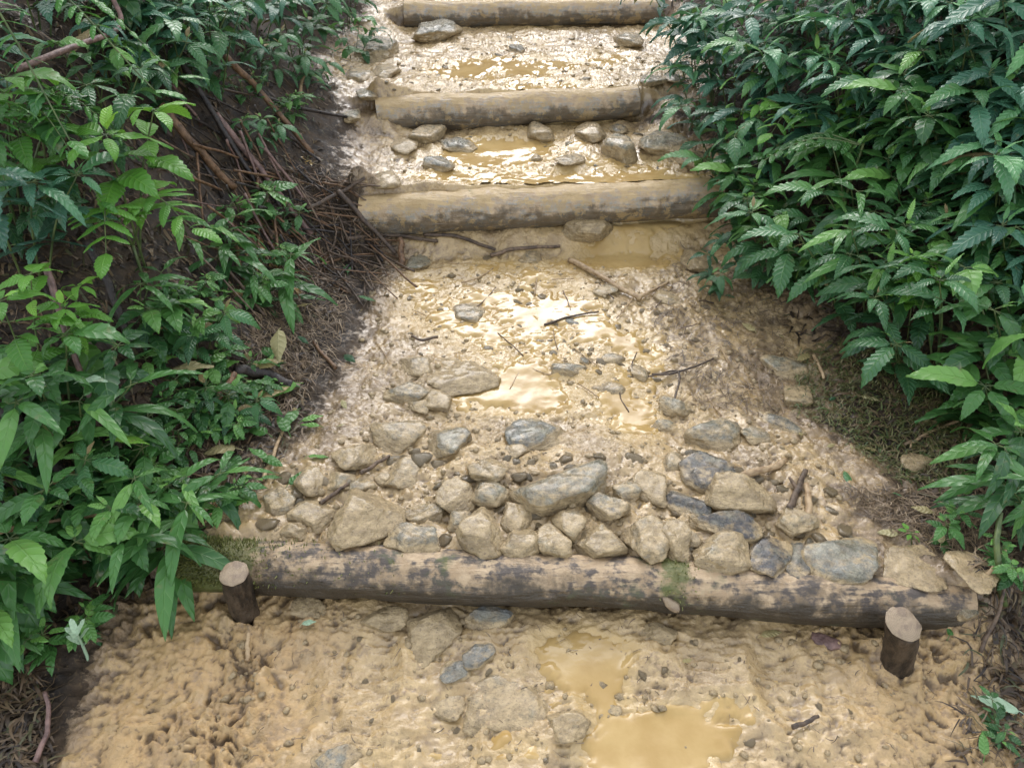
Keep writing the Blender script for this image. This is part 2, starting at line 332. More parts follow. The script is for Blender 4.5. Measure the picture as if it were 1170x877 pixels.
def m_leaf(name, dark, mid, bright, trans=.22, rough=.30, nv=10.0):
    m, nt = mat(name); at = nd(nt, 'ShaderNodeAttribute', {'attribute_name': 'leafuv'})
    s = nd(nt, 'ShaderNodeSeparateXYZ', None, Vector=at.outputs['Vector']); u, v, t = s.outputs
    oi = nd(nt, 'ShaderNodeObjectInfo'); co = nd(nt, 'ShaderNodeTexCoord').outputs['Object']
    av = mth(nt, 'ABSOLUTE', v); ph = mth(nt, 'SUBTRACT', mth(nt, 'MULTIPLY', u, nv), mth(nt, 'MULTIPLY', av, nv * .13))
    q = mth(nt, 'ABSOLUTE', mth(nt, 'SINE', mth(nt, 'MULTIPLY', ph, math.pi)))
    quilt = mth(nt, 'POWER', q, .55)
    rib = ramp(nt, av, .0, .10, 0, 1)
    n1 = noise(nt, co, 60, 4); n2 = noise(nt, co, 7, 3)
    tt = mth(nt, 'ADD', t, mth(nt, 'MULTIPLY', mth(nt, 'SUBTRACT', oi.outputs['Random'], .5), .35))
    tt = mth(nt, 'ADD', tt, mth(nt, 'MULTIPLY', mth(nt, 'SUBTRACT', n2, .5), .5))
    c = mixc(nt, ramp(nt, tt, .0, .55), dark, mid); c = mixc(nt, ramp(nt, tt, .6, 1.0), c, bright)
    vein = mth(nt, 'SUBTRACT', 1.0, mth(nt, 'MULTIPLY', ramp(nt, q, .0, .35), rib))
    c = mixc(nt, mth(nt, 'MULTIPLY', vein, .22), c, bright)
    c = mixc(nt, mth(nt, 'MULTIPLY', ramp(nt, n1, .62, .75), .4), c, (.02, .03, .012))
    n5 = noise(nt, co, 26, 5, .65)
    c = mixc(nt, mth(nt, 'MULTIPLY', ramp(nt, n5, .60, .72), .45), c, (.20, .17, .07))
    # aged / holed brownish leaves
    c = mixc(nt, ramp(nt, t, -.30, -.12, 1, 0), c, (.30, .21, .09))
    h = mth(nt, 'ADD', mth(nt, 'MULTIPLY', mth(nt, 'MULTIPLY', quilt, rib), 1.0), mth(nt, 'MULTIPLY', n1, .15))
    nr = bump(nt, h, .48, .004)
    p = nd(nt, 'ShaderNodeBsdfPrincipled', None, Base_Color=c, Roughness=ramp(nt, n1, .3, .7, rough - .05, rough + .13), Normal=nr, IOR=1.47)
    tr = nd(nt, 'ShaderNodeBsdfTranslucent', None, Color=mixc(nt, .5, c, bright), Normal=nr)
    ms = nd(nt, 'ShaderNodeMixShader', None, i0=trans); nt.links.new(p.outputs[0], ms.inputs[1]); nt.links.new(tr.outputs[0], ms.inputs[2])
    out(nt, ms.outputs[0]); return m
def m_plain(name, a, b, rough=.5, scale=40, stretch=(1, 1, 1), bs=.5, rnd=0.0, bd=.004):
    m, nt = mat(name); co = nd(nt, 'ShaderNodeTexCoord').outputs['Object']
    mp = nd(nt, 'ShaderNodeMapping', None, Vector=co, Scale=stretch).outputs[0]
    n1 = noise(nt, mp, scale, 5, .62); n2 = noise(nt, mp, scale * 4, 3)
    c = mixc(nt, ramp(nt, n1, .33, .67), a, b)
    if rnd:
        r = nd(nt, 'ShaderNodeObjectInfo').outputs['Random']
        c = mixc(nt, mth(nt, 'MULTIPLY', r, rnd), c, (.02, .015, .012))
    p = nd(nt, 'ShaderNodeBsdfPrincipled', None, Base_Color=c, Roughness=ramp(nt, n1, .3, .7, rough - .12, rough + .12), Normal=bump(nt, mth(nt, 'ADD', n1, mth(nt, 'MULTIPLY', n2, .4)), bs, bd), IOR=1.4)
    out(nt, p.outputs[0]); return m
def m_stuff(name, cols, rough=.5):
    """stuff strips: colour picked by the per-strip tint"""
    m, nt = mat(name); at = nd(nt, 'ShaderNodeAttribute', {'attribute_name': 'leafuv'})
    t = nd(nt, 'ShaderNodeSeparateXYZ', None, Vector=at.outputs['Vector']).outputs[2]
    cr = nt.nodes.new('ShaderNodeValToRGB'); nt.links.new(t, cr.inputs[0]); e = cr.color_ramp.elements
    e[0].position = 0; e[0].color = cols[0] + (1,); e[1].position = 1; e[1].color = cols[-1] + (1,)
    for i, cc in enumerate(cols[1:-1]): x = e.new((i + 1) / (len(cols) - 1)); x.color = cc + (1,)
    p = nd(nt, 'ShaderNodeBsdfPrincipled', None, Base_Color=cr.outputs[0], Roughness=rough, IOR=1.4)
    out(nt, p.outputs[0]); return m
def m_cut():
    m, nt = mat('cut_wood'); co = nd(nt, 'ShaderNodeTexCoord').outputs['Object']
    w = nd(nt, 'ShaderNodeTexWave', {'wave_type': 'RINGS', 'rings_direction': 'Z'}, Vector=co, Scale=95, Distortion=3.0, Detail=3)
    n1 = noise(nt, co, 45, 5, .6); n2 = noise(nt, co, 150, 4)
    c = mixc(nt, mth(nt, 'MULTIPLY', w.outputs['Fac'], .5), (.30, .225, .14), (.16, .11, .07)); c = mixc(nt, mth(nt, 'MULTIPLY', ramp(nt, n1, .45, .66), .8), c, (.17, .12, .08))
    p = nd(nt, 'ShaderNodeBsdfPrincipled', None, Base_Color=c, Roughness=.55, Normal=bump(nt, mth(nt, 'ADD', n1, n2), .6, .004))
    out(nt, p.outputs[0]); return m

M = dict(
    ground=m_ground(), water=m_water(), stone=m_stone(),
    log=m_log('muddy_bark', .54, (.30, .235, .155), .95, (.060, .049, .043), (.12, .092, .062)),
    oldlog=m_log('weathered_log', .65, (.42, .40, .33), .64, (.20, .235, .245), (.21, .18, .13)),
    cut=m_cut(),
    leaf=m_leaf('shrub_leaf', (.021, .071, .030), (.057, .161, .055), (.172, .356, .069)),
    bluish=m_leaf('bluish_leaf', (.025, .083, .053), (.057, .161, .090), (.115, .287, .092), .18, .32),
    bright=m_leaf('bright_leaf', (.060, .180, .026), (.120, .300, .036), (.24, .47, .06), .30, .36),
    ovate=m_leaf('ovate_leaf', (.025, .084, .025), (.061, .170, .039), (.141, .302, .061), .24, .35, 6),
    fern=m_leaf('fern_leaf', (.022, .085, .018), (.065, .20, .035), (.15, .34, .06), .28, .36, 5),
    wilted=m_leaf('wilted_leaf', (.30, .24, .10), (.36, .31, .15), (.42, .40, .20), .2, .4, 6),
    pale=m_leaf('pale_sprig', (.30, .42, .28), (.38, .52, .34), (.46, .60, .40), .2, .5, 4),
    stem=m_plain('green_stem', (.045, .07, .025), (.10, .13, .04), .45, 30, (1, 1, .3)),
    twig=m_plain('dead_twig', (.055, .036, .024), (.20, .135, .085), .5, 60, (1, 1, 1), .7, .6),
    palewood=m_plain('pale_stick', (.22, .14, .07), (.42, .30, .17), .5, 50, (1, 1, 1), .6),
    darkbark=m_plain('dark_bark', (.012, .010, .010), (.050, .038, .030), .36, 50, (1, 1, 1), .9),
    redbark=m_plain('reddish_stem', (.085, .050, .042), (.22, .135, .11), .4, 50, (1, 1, 1), .6),
    brownbark=m_plain('split_brown_stem', (.075, .040, .020), (.20, .115, .060), .45, 60, (1, 1, 1), .8),
    stake=m_plain('stake_bark', (.014, .011, .009), (.065, .045, .028), .45, 45, (1, 1, .4), 1.0, 0, .006),
    litter=m_stuff('forest_litter', [(.020, .014, .010), (.045, .030, .018), (.085, .055, .030), (.15, .10, .055), (.06, .07, .03)]),
    grass=m_stuff('mossy_grass', [(.035, .055, .014), (.075, .085, .022), (.13, .115, .04), (.17, .13, .065), (.05, .10, .02)]),
    moss=m_stuff('log_moss', [(.07, .085, .018), (.14, .150, .035), (.20, .19, .07)]),
    fibre=m_stuff('mud_fibres', [(.05, .035, .022), (.11, .075, .045), (.19, .13, .075), (.26, .19, .11)]),
)

# ------------------------------------------------------------------ mesh helpers
def build(name, V, F, m, parent=None, loc=None, attr=None, smooth=True, tris=None):
    V = np.asarray(V, float)
    loc = np.zeros(3) if loc is None else np.asarray(loc, float)
    me = bpy.data.meshes.new(name); nv = len(V); F = np.asarray(F, np.int32).reshape(-1, 4)
    T = np.zeros((0, 3), np.int32) if tris is None else np.asarray(tris, np.int32).reshape(-1, 3)
    me.vertices.add(nv); me.vertices.foreach_set('co', (V - loc).astype(np.float32).ravel())
    me.loops.add(F.size + T.size); me.loops.foreach_set('vertex_index', np.concatenate([F.ravel(), T.ravel()]).astype(np.int32))
    npoly = len(F) + len(T); me.polygons.add(npoly)
    tot = np.concatenate([np.full(len(F), 4), np.full(len(T), 3)]).astype(np.int32)
    me.polygons.foreach_set('loop_start', np.concatenate([[0], np.cumsum(tot)[:-1]]).astype(np.int32))
    me.polygons.foreach_set('use_smooth', np.full(npoly, bool(smooth)))
    if attr is not None:
        for k, (typ, data) in attr.items():
            a = me.attributes.new(k, typ, 'POINT')
            a.data.foreach_set('color' if typ == 'FLOAT_COLOR' else ('vector' if typ == 'FLOAT_VECTOR' else 'value'), np.asarray(data, np.float32).ravel())
    me.update(calc_edges=True); me.validate()
    me.materials.append(m)
    o = bpy.data.objects.new(name, me); COL.objects.link(o); o.location = loc
    if parent is not None: o.parent = parent
    return o
def tag(o, label, cat, group=None):
    o['label'] = label; o['category'] = cat
    if group: o['group'] = group
    return o
def empty(name, loc):
    o = bpy.data.objects.new(name, None); o.empty_display_size = .05; COL.objects.link(o); o.location = loc; return o
class Acc:
    def __init__(s): s.V = []; s.F = []; s.A = []; s.n = 0
    def add(s, V, F, A=None):
        V = np.asarray(V).reshape(-1, 3); s.V.append(V); s.F.append(np.asarray(F, int).reshape(-1, 4) + s.n); s.n += len(V)
        s.A.append(np.zeros((len(V), 3)) if A is None else np.asarray(A).reshape(-1, 3))
    def obj(s, name, m, parent=None, loc=None, smooth=True):
        return build(name, np.vstack(s.V), np.vstack(s.F), m, parent, loc, {'leafuv': ('FLOAT_VECTOR', np.vstack(s.A))}, smooth)
def tube(P, rad, M_=8, rough=0.0, seed=0, caps=True):
    P = np.asarray(P, float); n = len(P); rad = np.broadcast_to(np.asarray(rad, float), (n,))
    T = np.gradient(P, axis=0); T /= np.linalg.norm(T, axis=1, keepdims=True) + 1e-9
    up = np.array([0, 0, 1.0]) if abs(T[0, 2]) < .9 else np.array([1.0, 0, 0])
    V = []; S = None
    for i in range(n):
        if S is None: S = np.cross(T[i], up)
        else: S = S - T[i] * np.dot(S, T[i])
        S = S / (np.linalg.norm(S) + 1e-9); B = np.cross(T[i], S)
        a = np.arange(M_) * 2 * math.pi / M_
        V.append(P[i] + rad[i] * (np.cos(a)[:, None] * S + np.sin(a)[:, None] * B))
    V = np.vstack(V); F = []
    for i in range(n - 1):
        for j in range(M_):
            k = (j + 1) % M_; F.append((i * M_ + j, i * M_ + k, (i + 1) * M_ + k, (i + 1) * M_ + j))
    if rough:
        C = np.repeat(P, M_, 0); D = V - C; V = C + D * (1 + rough * fbm3(V, 1.2 / max(rad.max(), .004), 3, seed))[:, None]
    if caps:
        V = np.vstack([V, P[:1], P[-1:]]); a, b = n * M_, n * M_ + 1
        for j in range(0, M_, 2):
            k = (j + 1) % M_; l = (j + 2) % M_
            F.append((a, l, k, j)); F.append((b, (n - 1) * M_ + j, (n - 1) * M_ + k, (n - 1) * M_ + l))
    return V, np.array(F)
def curve(pts, n=12):
    pts = np.asarray(pts, float)
    if len(pts) == 2: return pts[0] + (pts[1] - pts[0]) * np.linspace(0, 1, n)[:, None]
    t = np.linspace(0, len(pts) - 1, n); o = []
    Pp = np.vstack([2 * pts[0] - pts[1], pts, 2 * pts[-1] - pts[-2]])
    for q in t:
        i = min(int(q), len(pts) - 2); f = q - i; a, b, c, d = Pp[i:i + 4]
        o.append(.5 * ((2 * b) + (c - a) * f + (2 * a - 5 * b + 4 * c - d) * f * f + (3 * b - a - 3 * c + d) * f ** 3))
    return np.array(o)

# ------------------------------------------------------------------ setting: ground and water
def setting():
    ny, nx = GX.shape
    idx = np.arange(ny * nx).reshape(ny, nx)
    F = np.stack([idx[:-1, :-1], idx[:-1, 1:], idx[1:, 1:], idx[1:, :-1]], -1).reshape(-1, 4)
    V = np.stack([GX, GY, GZ], -1).reshape(-1, 3)
    # cavity map, used to paint shade into the hollows of the mud
    def box(a, r):
        c = np.cumsum(np.pad(a, ((r + 1, r), (0, 0)), mode='edge'), 0); a = (c[2 * r + 1:] - c[:-2 * r - 1]) / (2 * r + 1)
        c = np.cumsum(np.pad(a, ((0, 0), (r + 1, r)), mode='edge'), 1); return (c[:, 2 * r + 1:] - c[:, :-2 * r - 1]) / (2 * r + 1)
    cav_shade = np.clip((box(GZ, 5) - GZ) / .010, 0, 1) * (np.abs(GY) < 7)
    # banks also cover the brush-heap side of the path (dark humus spills over at upper left)
    sp = 0
    for px, py, rx, ry, z, a in ((330, 330, .26, .45, .25, 1.15), (400, 250, .20, .30, .35, 1.0), (320, 460, .22, .26, .15, .9), (380, 380, .12, .25, .15, .6), (400, 130, .14, .4, .55, .6), (800, 130, .10, .16, .5, .9), (1090, 560, .20, .35, .15, .8),
                                 (1150, 700, .08, .16, .03, .5), (1000, 430, .24, .18, .25, .8), (880, 400, .12, .16, .2, .5), (1050, 600, .2, .16, .15, .5), (15, 815, .08, .10, .05, .9), (850, 300, .10, .12, .25, .5), (1000, 755, .06, .02, 0, .5), (840, 350, .12, .05, .2, .4), (755, 128, .13, .05, .48, 1.2), (1000, 480, .16, .12, .15, .4)):
        sp = sp + a * blob(GX, GY, px, py, rx, ry, z)
    bk = np.clip(GB + sp * .62 + sst(6.5, 8, GY), 0, 1)  # the added hill takes the dark bank colour as well
    msk = np.stack([bk, np.clip(GW, 0, 1), GC, np.ones_like(GB)], -1)
    g = build('ground', V, F, M['ground'], attr={'msk': ('FLOAT_COLOR', msk.reshape(-1, 4)), 'cav_shade': ('FLOAT', cav_shade.ravel())})
    g['kind'] = 'structure'
    # water film: a calm sheet that lies a few millimetres over the smooth mud in the wet zones and dives under it elsewhere
    wx = np.arange(-.95, 1.0, .008); wy = np.concatenate([np.arange(.75, 3.3, .008), np.arange(3.3, 6.6, .02)])
    X, Y = np.meshgrid(wx, wy)
    b, dl, dr = base_height(X, Y); w = wet_map(X, Y); n1 = fbm(X, Y, 5, 4, 3)
    calm = 1 - .62 * sst(.35, 1.15, w)
    smooth = b + .014 * n1 * calm - .012 * sst(.55, 1.1, w)
    wv = w + .32 * fbm(X, Y, 7, 3, 91) + .26 * fbm(X, Y, 21, 3, 92) + .22 * fbm(X, Y, 47, 2, 93)
    Z = smooth - .024 + .0265 * sst(.05, .95, wv) + .006 * sst(.70, 1.10, wv)
    b2, _, _ = base_height(X, Y + .012); b3, _, _ = base_height(X, Y - .012)
    keep = (wv > .0) & (np.abs(b2 - b3) < .03)
    idx = np.arange(X.size).reshape(X.shape)
    ok = keep[:-1, :-1] & keep[1:, :-1] & keep[:-1, 1:] & keep[1:, 1:]
    F = np.stack([idx[:-1, :-1], idx[:-1, 1:], idx[1:, 1:], idx[1:, :-1]], -1)[ok]
    V = np.stack([X, Y, Z], -1).reshape(-1, 3)
    used = np.unique(F); rm = np.zeros(len(V), int); rm[used] = np.arange(len(used))
    wo = build('puddle_water', V[used], rm[F], M['water']); wo['kind'] = 'structure'
setting()

# ------------------------------------------------------------------ logs and stakes
def make_log(A, B, r, m, label, seed, sag=0.0, taper=.06, knots=0, n=260, Mr=60, rough=.05):
    A = np.array(A); B = np.array(B); L = np.linalg.norm(B - A); t = np.linspace(0, 1, n)
    P = A + (B - A) * t[:, None]
    P[:, 2] += sag * np.sin(t * math.pi) + .014 * gn2(t * 3.1, t * 0 + seed, seed); P[:, 1] += .020 * gn2(t * 2.7, t * 0 + seed + 5, seed)
    rad = r * (1 + taper * (.5 - t) * 2 + .05 * gn2(t * 7, t * 0 + seed, seed + 2) + .03 * gn2(t * 19, t * 0 + seed, seed + 3))
    V, F = tube(P, rad, Mr, 0, caps=False)
    C = np.repeat(P, Mr, 0); D = V - C; S = np.column_stack([V[:, 0] * .22, V[:, 1], V[:, 2]])
    k = 1 + rough * (.8 * fbm3(V, 14, 3, seed) + .7 * fbm3(S, 60, 3, seed + 9))
    V = C + D * k[:, None]
    tt = np.repeat(t, Mr); mossy = (1.2 * np.exp(-(tt / .10) ** 2) + .62 * np.exp(-((tt - .635) / .022) ** 2)) * (m is M['log'])
    o = build('log', V, F, m, None, (A + B) / 2, {'mossy': ('FLOAT', mossy)})
    tag(o, *label)
    for e, s in ((0, -1), (n - 1, 1)):                   # sawn ends
        ring = V[e * Mr:(e + 1) * Mr]; c = P[e]; T = (P[-1] - P[0]) / L * s
        mid = c + (ring - c) * .55 + T * .002
        Vv = np.vstack([ring + T * .0015, mid, c[None] + T * .003]); Ff = []
        for j in range(Mr):
            q = (j + 1) % Mr; Ff.append((j, q, Mr + q, Mr + j))
        for j in range(0, Mr, 2): Ff.append((Mr + j, Mr + (j + 1) % Mr, Mr + (j + 2) % Mr, 2 * Mr))
        ce = build('cut_end', Vv - (A + B) / 2, Ff, M['cut'], o)
    return o, V, P, Mr
front, fV, fP, fM = make_log(LA, LB, LR, M['log'], ('long dark muddy log staked across the path in front of the stones', 'log', 'log steps across the path'), 3, .004, .05)
make_log(L3A, L3B, R3, M['oldlog'], ('thick grey-brown log holding back the puddle step with the upright pointed stone', 'log', 'log steps across the path'), 13, .0, .05, rough=.05)
make_log(L2A, L2B, R2, M['oldlog'], ('mud-smeared log step between the puddle step and the topmost log', 'log', 'log steps across the path'), 23, .004, .10, rough=.035)
make_log(L1A, L1B, R1, M['oldlog'], ('topmost log step with a pale stone at its foot', 'log', 'log steps across the path'), 33, .0, .05, rough=.03)

def strips(base, yaw, length, width, tint, rise=0.0, seg=3, bend=0.6, seed=0, follow=True, lift=.004):
    """many thin curved strips lying on (or standing out of) the ground, as one mesh"""
    n = len(base); rg = np.random.default_rng(seed); V = np.zeros((n, seg + 1, 2, 3)); A = np.zeros((n, seg + 1, 2, 3))
    x, y, z = base[:, 0].copy(), base[:, 1].copy(), base[:, 2].copy(); b = rg.uniform(-bend, bend, n); pit = np.broadcast_to(rise, (n,)).copy()
    z0 = z.copy()
    for k in range(seg + 1):
        w = width * (1 - (k / seg) ** 2 * .85) * .5
        nx, ny = -np.sin(yaw), np.cos(yaw)
        zz = np.maximum(HV(x, y) + lift, z) if follow else z
        V[:, k, 0] = np.stack([x + nx * w, y + ny * w, zz], -1); V[:, k, 1] = np.stack([x - nx * w, y - ny * w, zz + w * .5], -1)
        A[:, k, :, 0] = k / seg; A[:, k, 0, 1] = -1; A[:, k, 1, 1] = 1; A[:, k, :, 2] = tint[:, None]
        st = length / seg; x = x + np.cos(yaw) * np.cos(pit) * st; y = y + np.sin(yaw) * np.cos(pit) * st; z = z + np.sin(pit) * st
        yaw = yaw + b / seg; pit = pit - rg.uniform(.1, .7, n)
    i = np.arange(n)[:, None] * (seg + 1) * 2 + np.arange(seg)[None] * 2
    F = np.stack([i, i + 1, i + 3, i + 2], -1).reshape(-1, 4)
    return V.reshape(-1, 3), F, A.reshape(-1, 3)

# moss cushion on the left end of the front log (part of the log)
def moss_part():
    a = Acc(); n = 9000; rg = np.random.default_rng(5); N = len(fP)
    ii = np.clip((np.abs(rg.normal(0, .055, n)) * N).astype(int), 0, N - 1); ii[:300] = rg.integers(int(.12 * N), int(.3 * N), 300); ii[300:600] = np.clip(rg.normal(.645 * N, .012 * N, 300), 0, N - 1).astype(int)
    Z = fV.reshape(N, fM, 3); T = (fP[-1] - fP[0]); T /= np.linalg.norm(T)
    jj = rg.integers(0, fM, n); P = Z[ii, jj]; Nn = P - fP[ii]; Nn /= np.linalg.norm(Nn, axis=1, keepdims=True)
    k = (Nn[:, 2] > -.1 + .3 * rg.random(n)) & (Nn[:, 1] < .8); P = P[k]; Nn = Nn[k]; n = len(P)
    P = P + rg.normal(0, .002, P.shape)
    side = rg.normal(0, 1, (n, 3)); side /= np.linalg.norm(side, axis=1, keepdims=True); L = rg.uniform(.003, .009, n)[:, None]
    tip = P + Nn * L + side * L * .6; w = np.cross(Nn, side) * .0021
    V = np.stack([P - w - Nn * .002, P + w - Nn * .002, tip + w * .3, tip - w * .3], 1).reshape(-1, 3)
    F = np.arange(n * 4).reshape(-1, 4); A = np.zeros((n * 4, 3)); A[:, 2] = np.repeat(rg.random(n), 4)
    a.add(V - np.array(front.location), F, A); o = a.obj('moss', M['moss'], front); o['kind'] = 'stuff'
moss_part()

def stake(base, top, r, label, seed, tilt):
    root = empty('wooden_stake', base); tag(root, label, 'stake', 'stakes holding the front log')
    P = curve([base - np.array([0, 0, .08]), base + (top - base) * .45, top], 22); Mr = 28
    V, F = tube(P, r * np.linspace(.95, 1.0, 22), Mr, .10, seed, caps=False)
    n = np.array(tilt) / np.linalg.norm(tilt)
    # slice the top ring along a slanted cut
    ax = P[-1] - P[-2]; ax /= np.linalg.norm(ax)
    for i in range(16, 22):
        for j in range(Mr):
            v = V[i * Mr + j]; dd = np.dot(v - top, n) / np.dot(ax, n); lim = dd if i == 21 else max(0, dd + .0006 * (21 - i)); V[i * Mr + j] = v - ax * lim
    build('bark', V - base, F, M['stake'], root)
    ring = V[21 * Mr:] - base; c = ring.mean(0); Vv = np.vstack([ring * 1.0 + n * .001, c + (ring - c) * .94 + n * .004, c + (ring - c) * .5 + n * .0045, (c + n * .005)[None]])
    Vv[:2 * Mr] += np.concatenate([RNG.normal(0, .0009, (Mr, 3)), RNG.normal(0, .0012, (Mr, 3))]); Ff = []
    for q in range(2):
        for j in range(Mr): k = (j + 1) % Mr; Ff.append((q * Mr + j, q * Mr + k, (q + 1) * Mr + k, (q + 1) * Mr + j))
    for j in range(0, Mr, 2): Ff.append((2 * Mr + j, 2 * Mr + (j + 1) % Mr, 2 * Mr + (j + 2) % Mr, 3 * Mr))
    Vl = Vv - c
    cf = build('cut_top', Vl, Ff, M['cut'], root); cf.location = c
b = ground(281, 704); stake(b, on_plane_y(268, 655, b[1] - .005), .033, 'dark stake at the mossy left end of the front log', 3, (.02, -.18, 1))
b = ground(1029, 752); stake(b, on_plane_y(1031, 712, b[1] - .005), .036, 'stake with a pale round sawn top at the right end of the front log', 8, (.15, -.42, 1))

# ------------------------------------------------------------------ stones
ICO = {}
def ico(n):
    if n not in ICO:
        bm = bmesh.new(); bmesh.ops.create_icosphere(bm, subdivisions=n, radius=1)
        ICO[n] = (np.array([v.co[:] for v in bm.verts]), np.array([[v.index for v in f.verts] for f in bm.faces])); bm.free()
    return ICO[n]
def rock_mesh(a, b, c, seed, sub=4, k=15, p=22, nz=.05):
    D, T = ico(sub); rg = np.random.default_rng(seed)
    N = rg.normal(0, 1, (k, 3)); N /= np.linalg.norm(N, axis=1, keepdims=True); d = rg.uniform(.66, 1.0, k)
    N = np.vstack([N, [[0, 0, 1], [0, 0, -1]]]); d = np.append(d, [rg.uniform(.7, .95), .9])
    q = np.clip(D @ N.T, 0, None) / d
    r = (q ** p).sum(1) ** (-1 / p); r = np.minimum(r, 1.25)
    V = D * r[:, None]
    V = V * (1 + nz * 1.5 * fbm3(D + seed * 3.1, 2.2, 5, seed) + nz * .5 * fbm3(V * np.array([1, 1, 3.0]) + seed, 5, 3, seed + 4))[:, None]
    ext = (V.max(0) - V.min(0)) / 2; V = (V - (V.max(0) + V.min(0)) / 2) / ext
    return V * np.array([a, b, c]), T
def stone(px, py, w, h, rot, hr, mud, blue, dark, label, seed, name='stone', cat='stone', group=None, sink=.35, pitch=0.0, sub=4, p=22):
    grp_ang = group == GF
    g = ground(px, py + h * .12); t = depth_of(g); s = t / FPX
    dv = ray(px, py); el = math.atan2(-dv[2], math.hypot(dv[0], dv[1]))
    a = w * s / 2; c = max(.12, hr * .85) * min(a, h * s)                 # half height
    vis = h * s / 2
    bb = max(.35 * a, min(1.5 * a, (vis - c * (1 - sink) * math.cos(el) * .55) / math.sin(el)))
    V, T = rock_mesh(a * 1.10, bb * 1.10, c, seed, sub, 10 if grp_ang else 14, p)
    rm = Matrix.Rotation(R(rot), 3, 'Z') @ Matrix.Rotation(R(pitch), 3, 'X')
    V = V @ np.array(rm).T
    V[:, 2] -= V[:, 2].min()
    hh = V[:, 2].max()
    o = build(name, V, np.zeros((0, 4)), M['stone'], None, None, {'hgt': ('FLOAT', np.clip((V[:, 2] / hh - sink) / (1 - sink), 0, 1))}, True, T)
    o.location = (g[0], g[1], g[2] - hh * sink); o.color = (mud + .06, blue * .65, dark, 1); tag(o, label, cat, group); return o

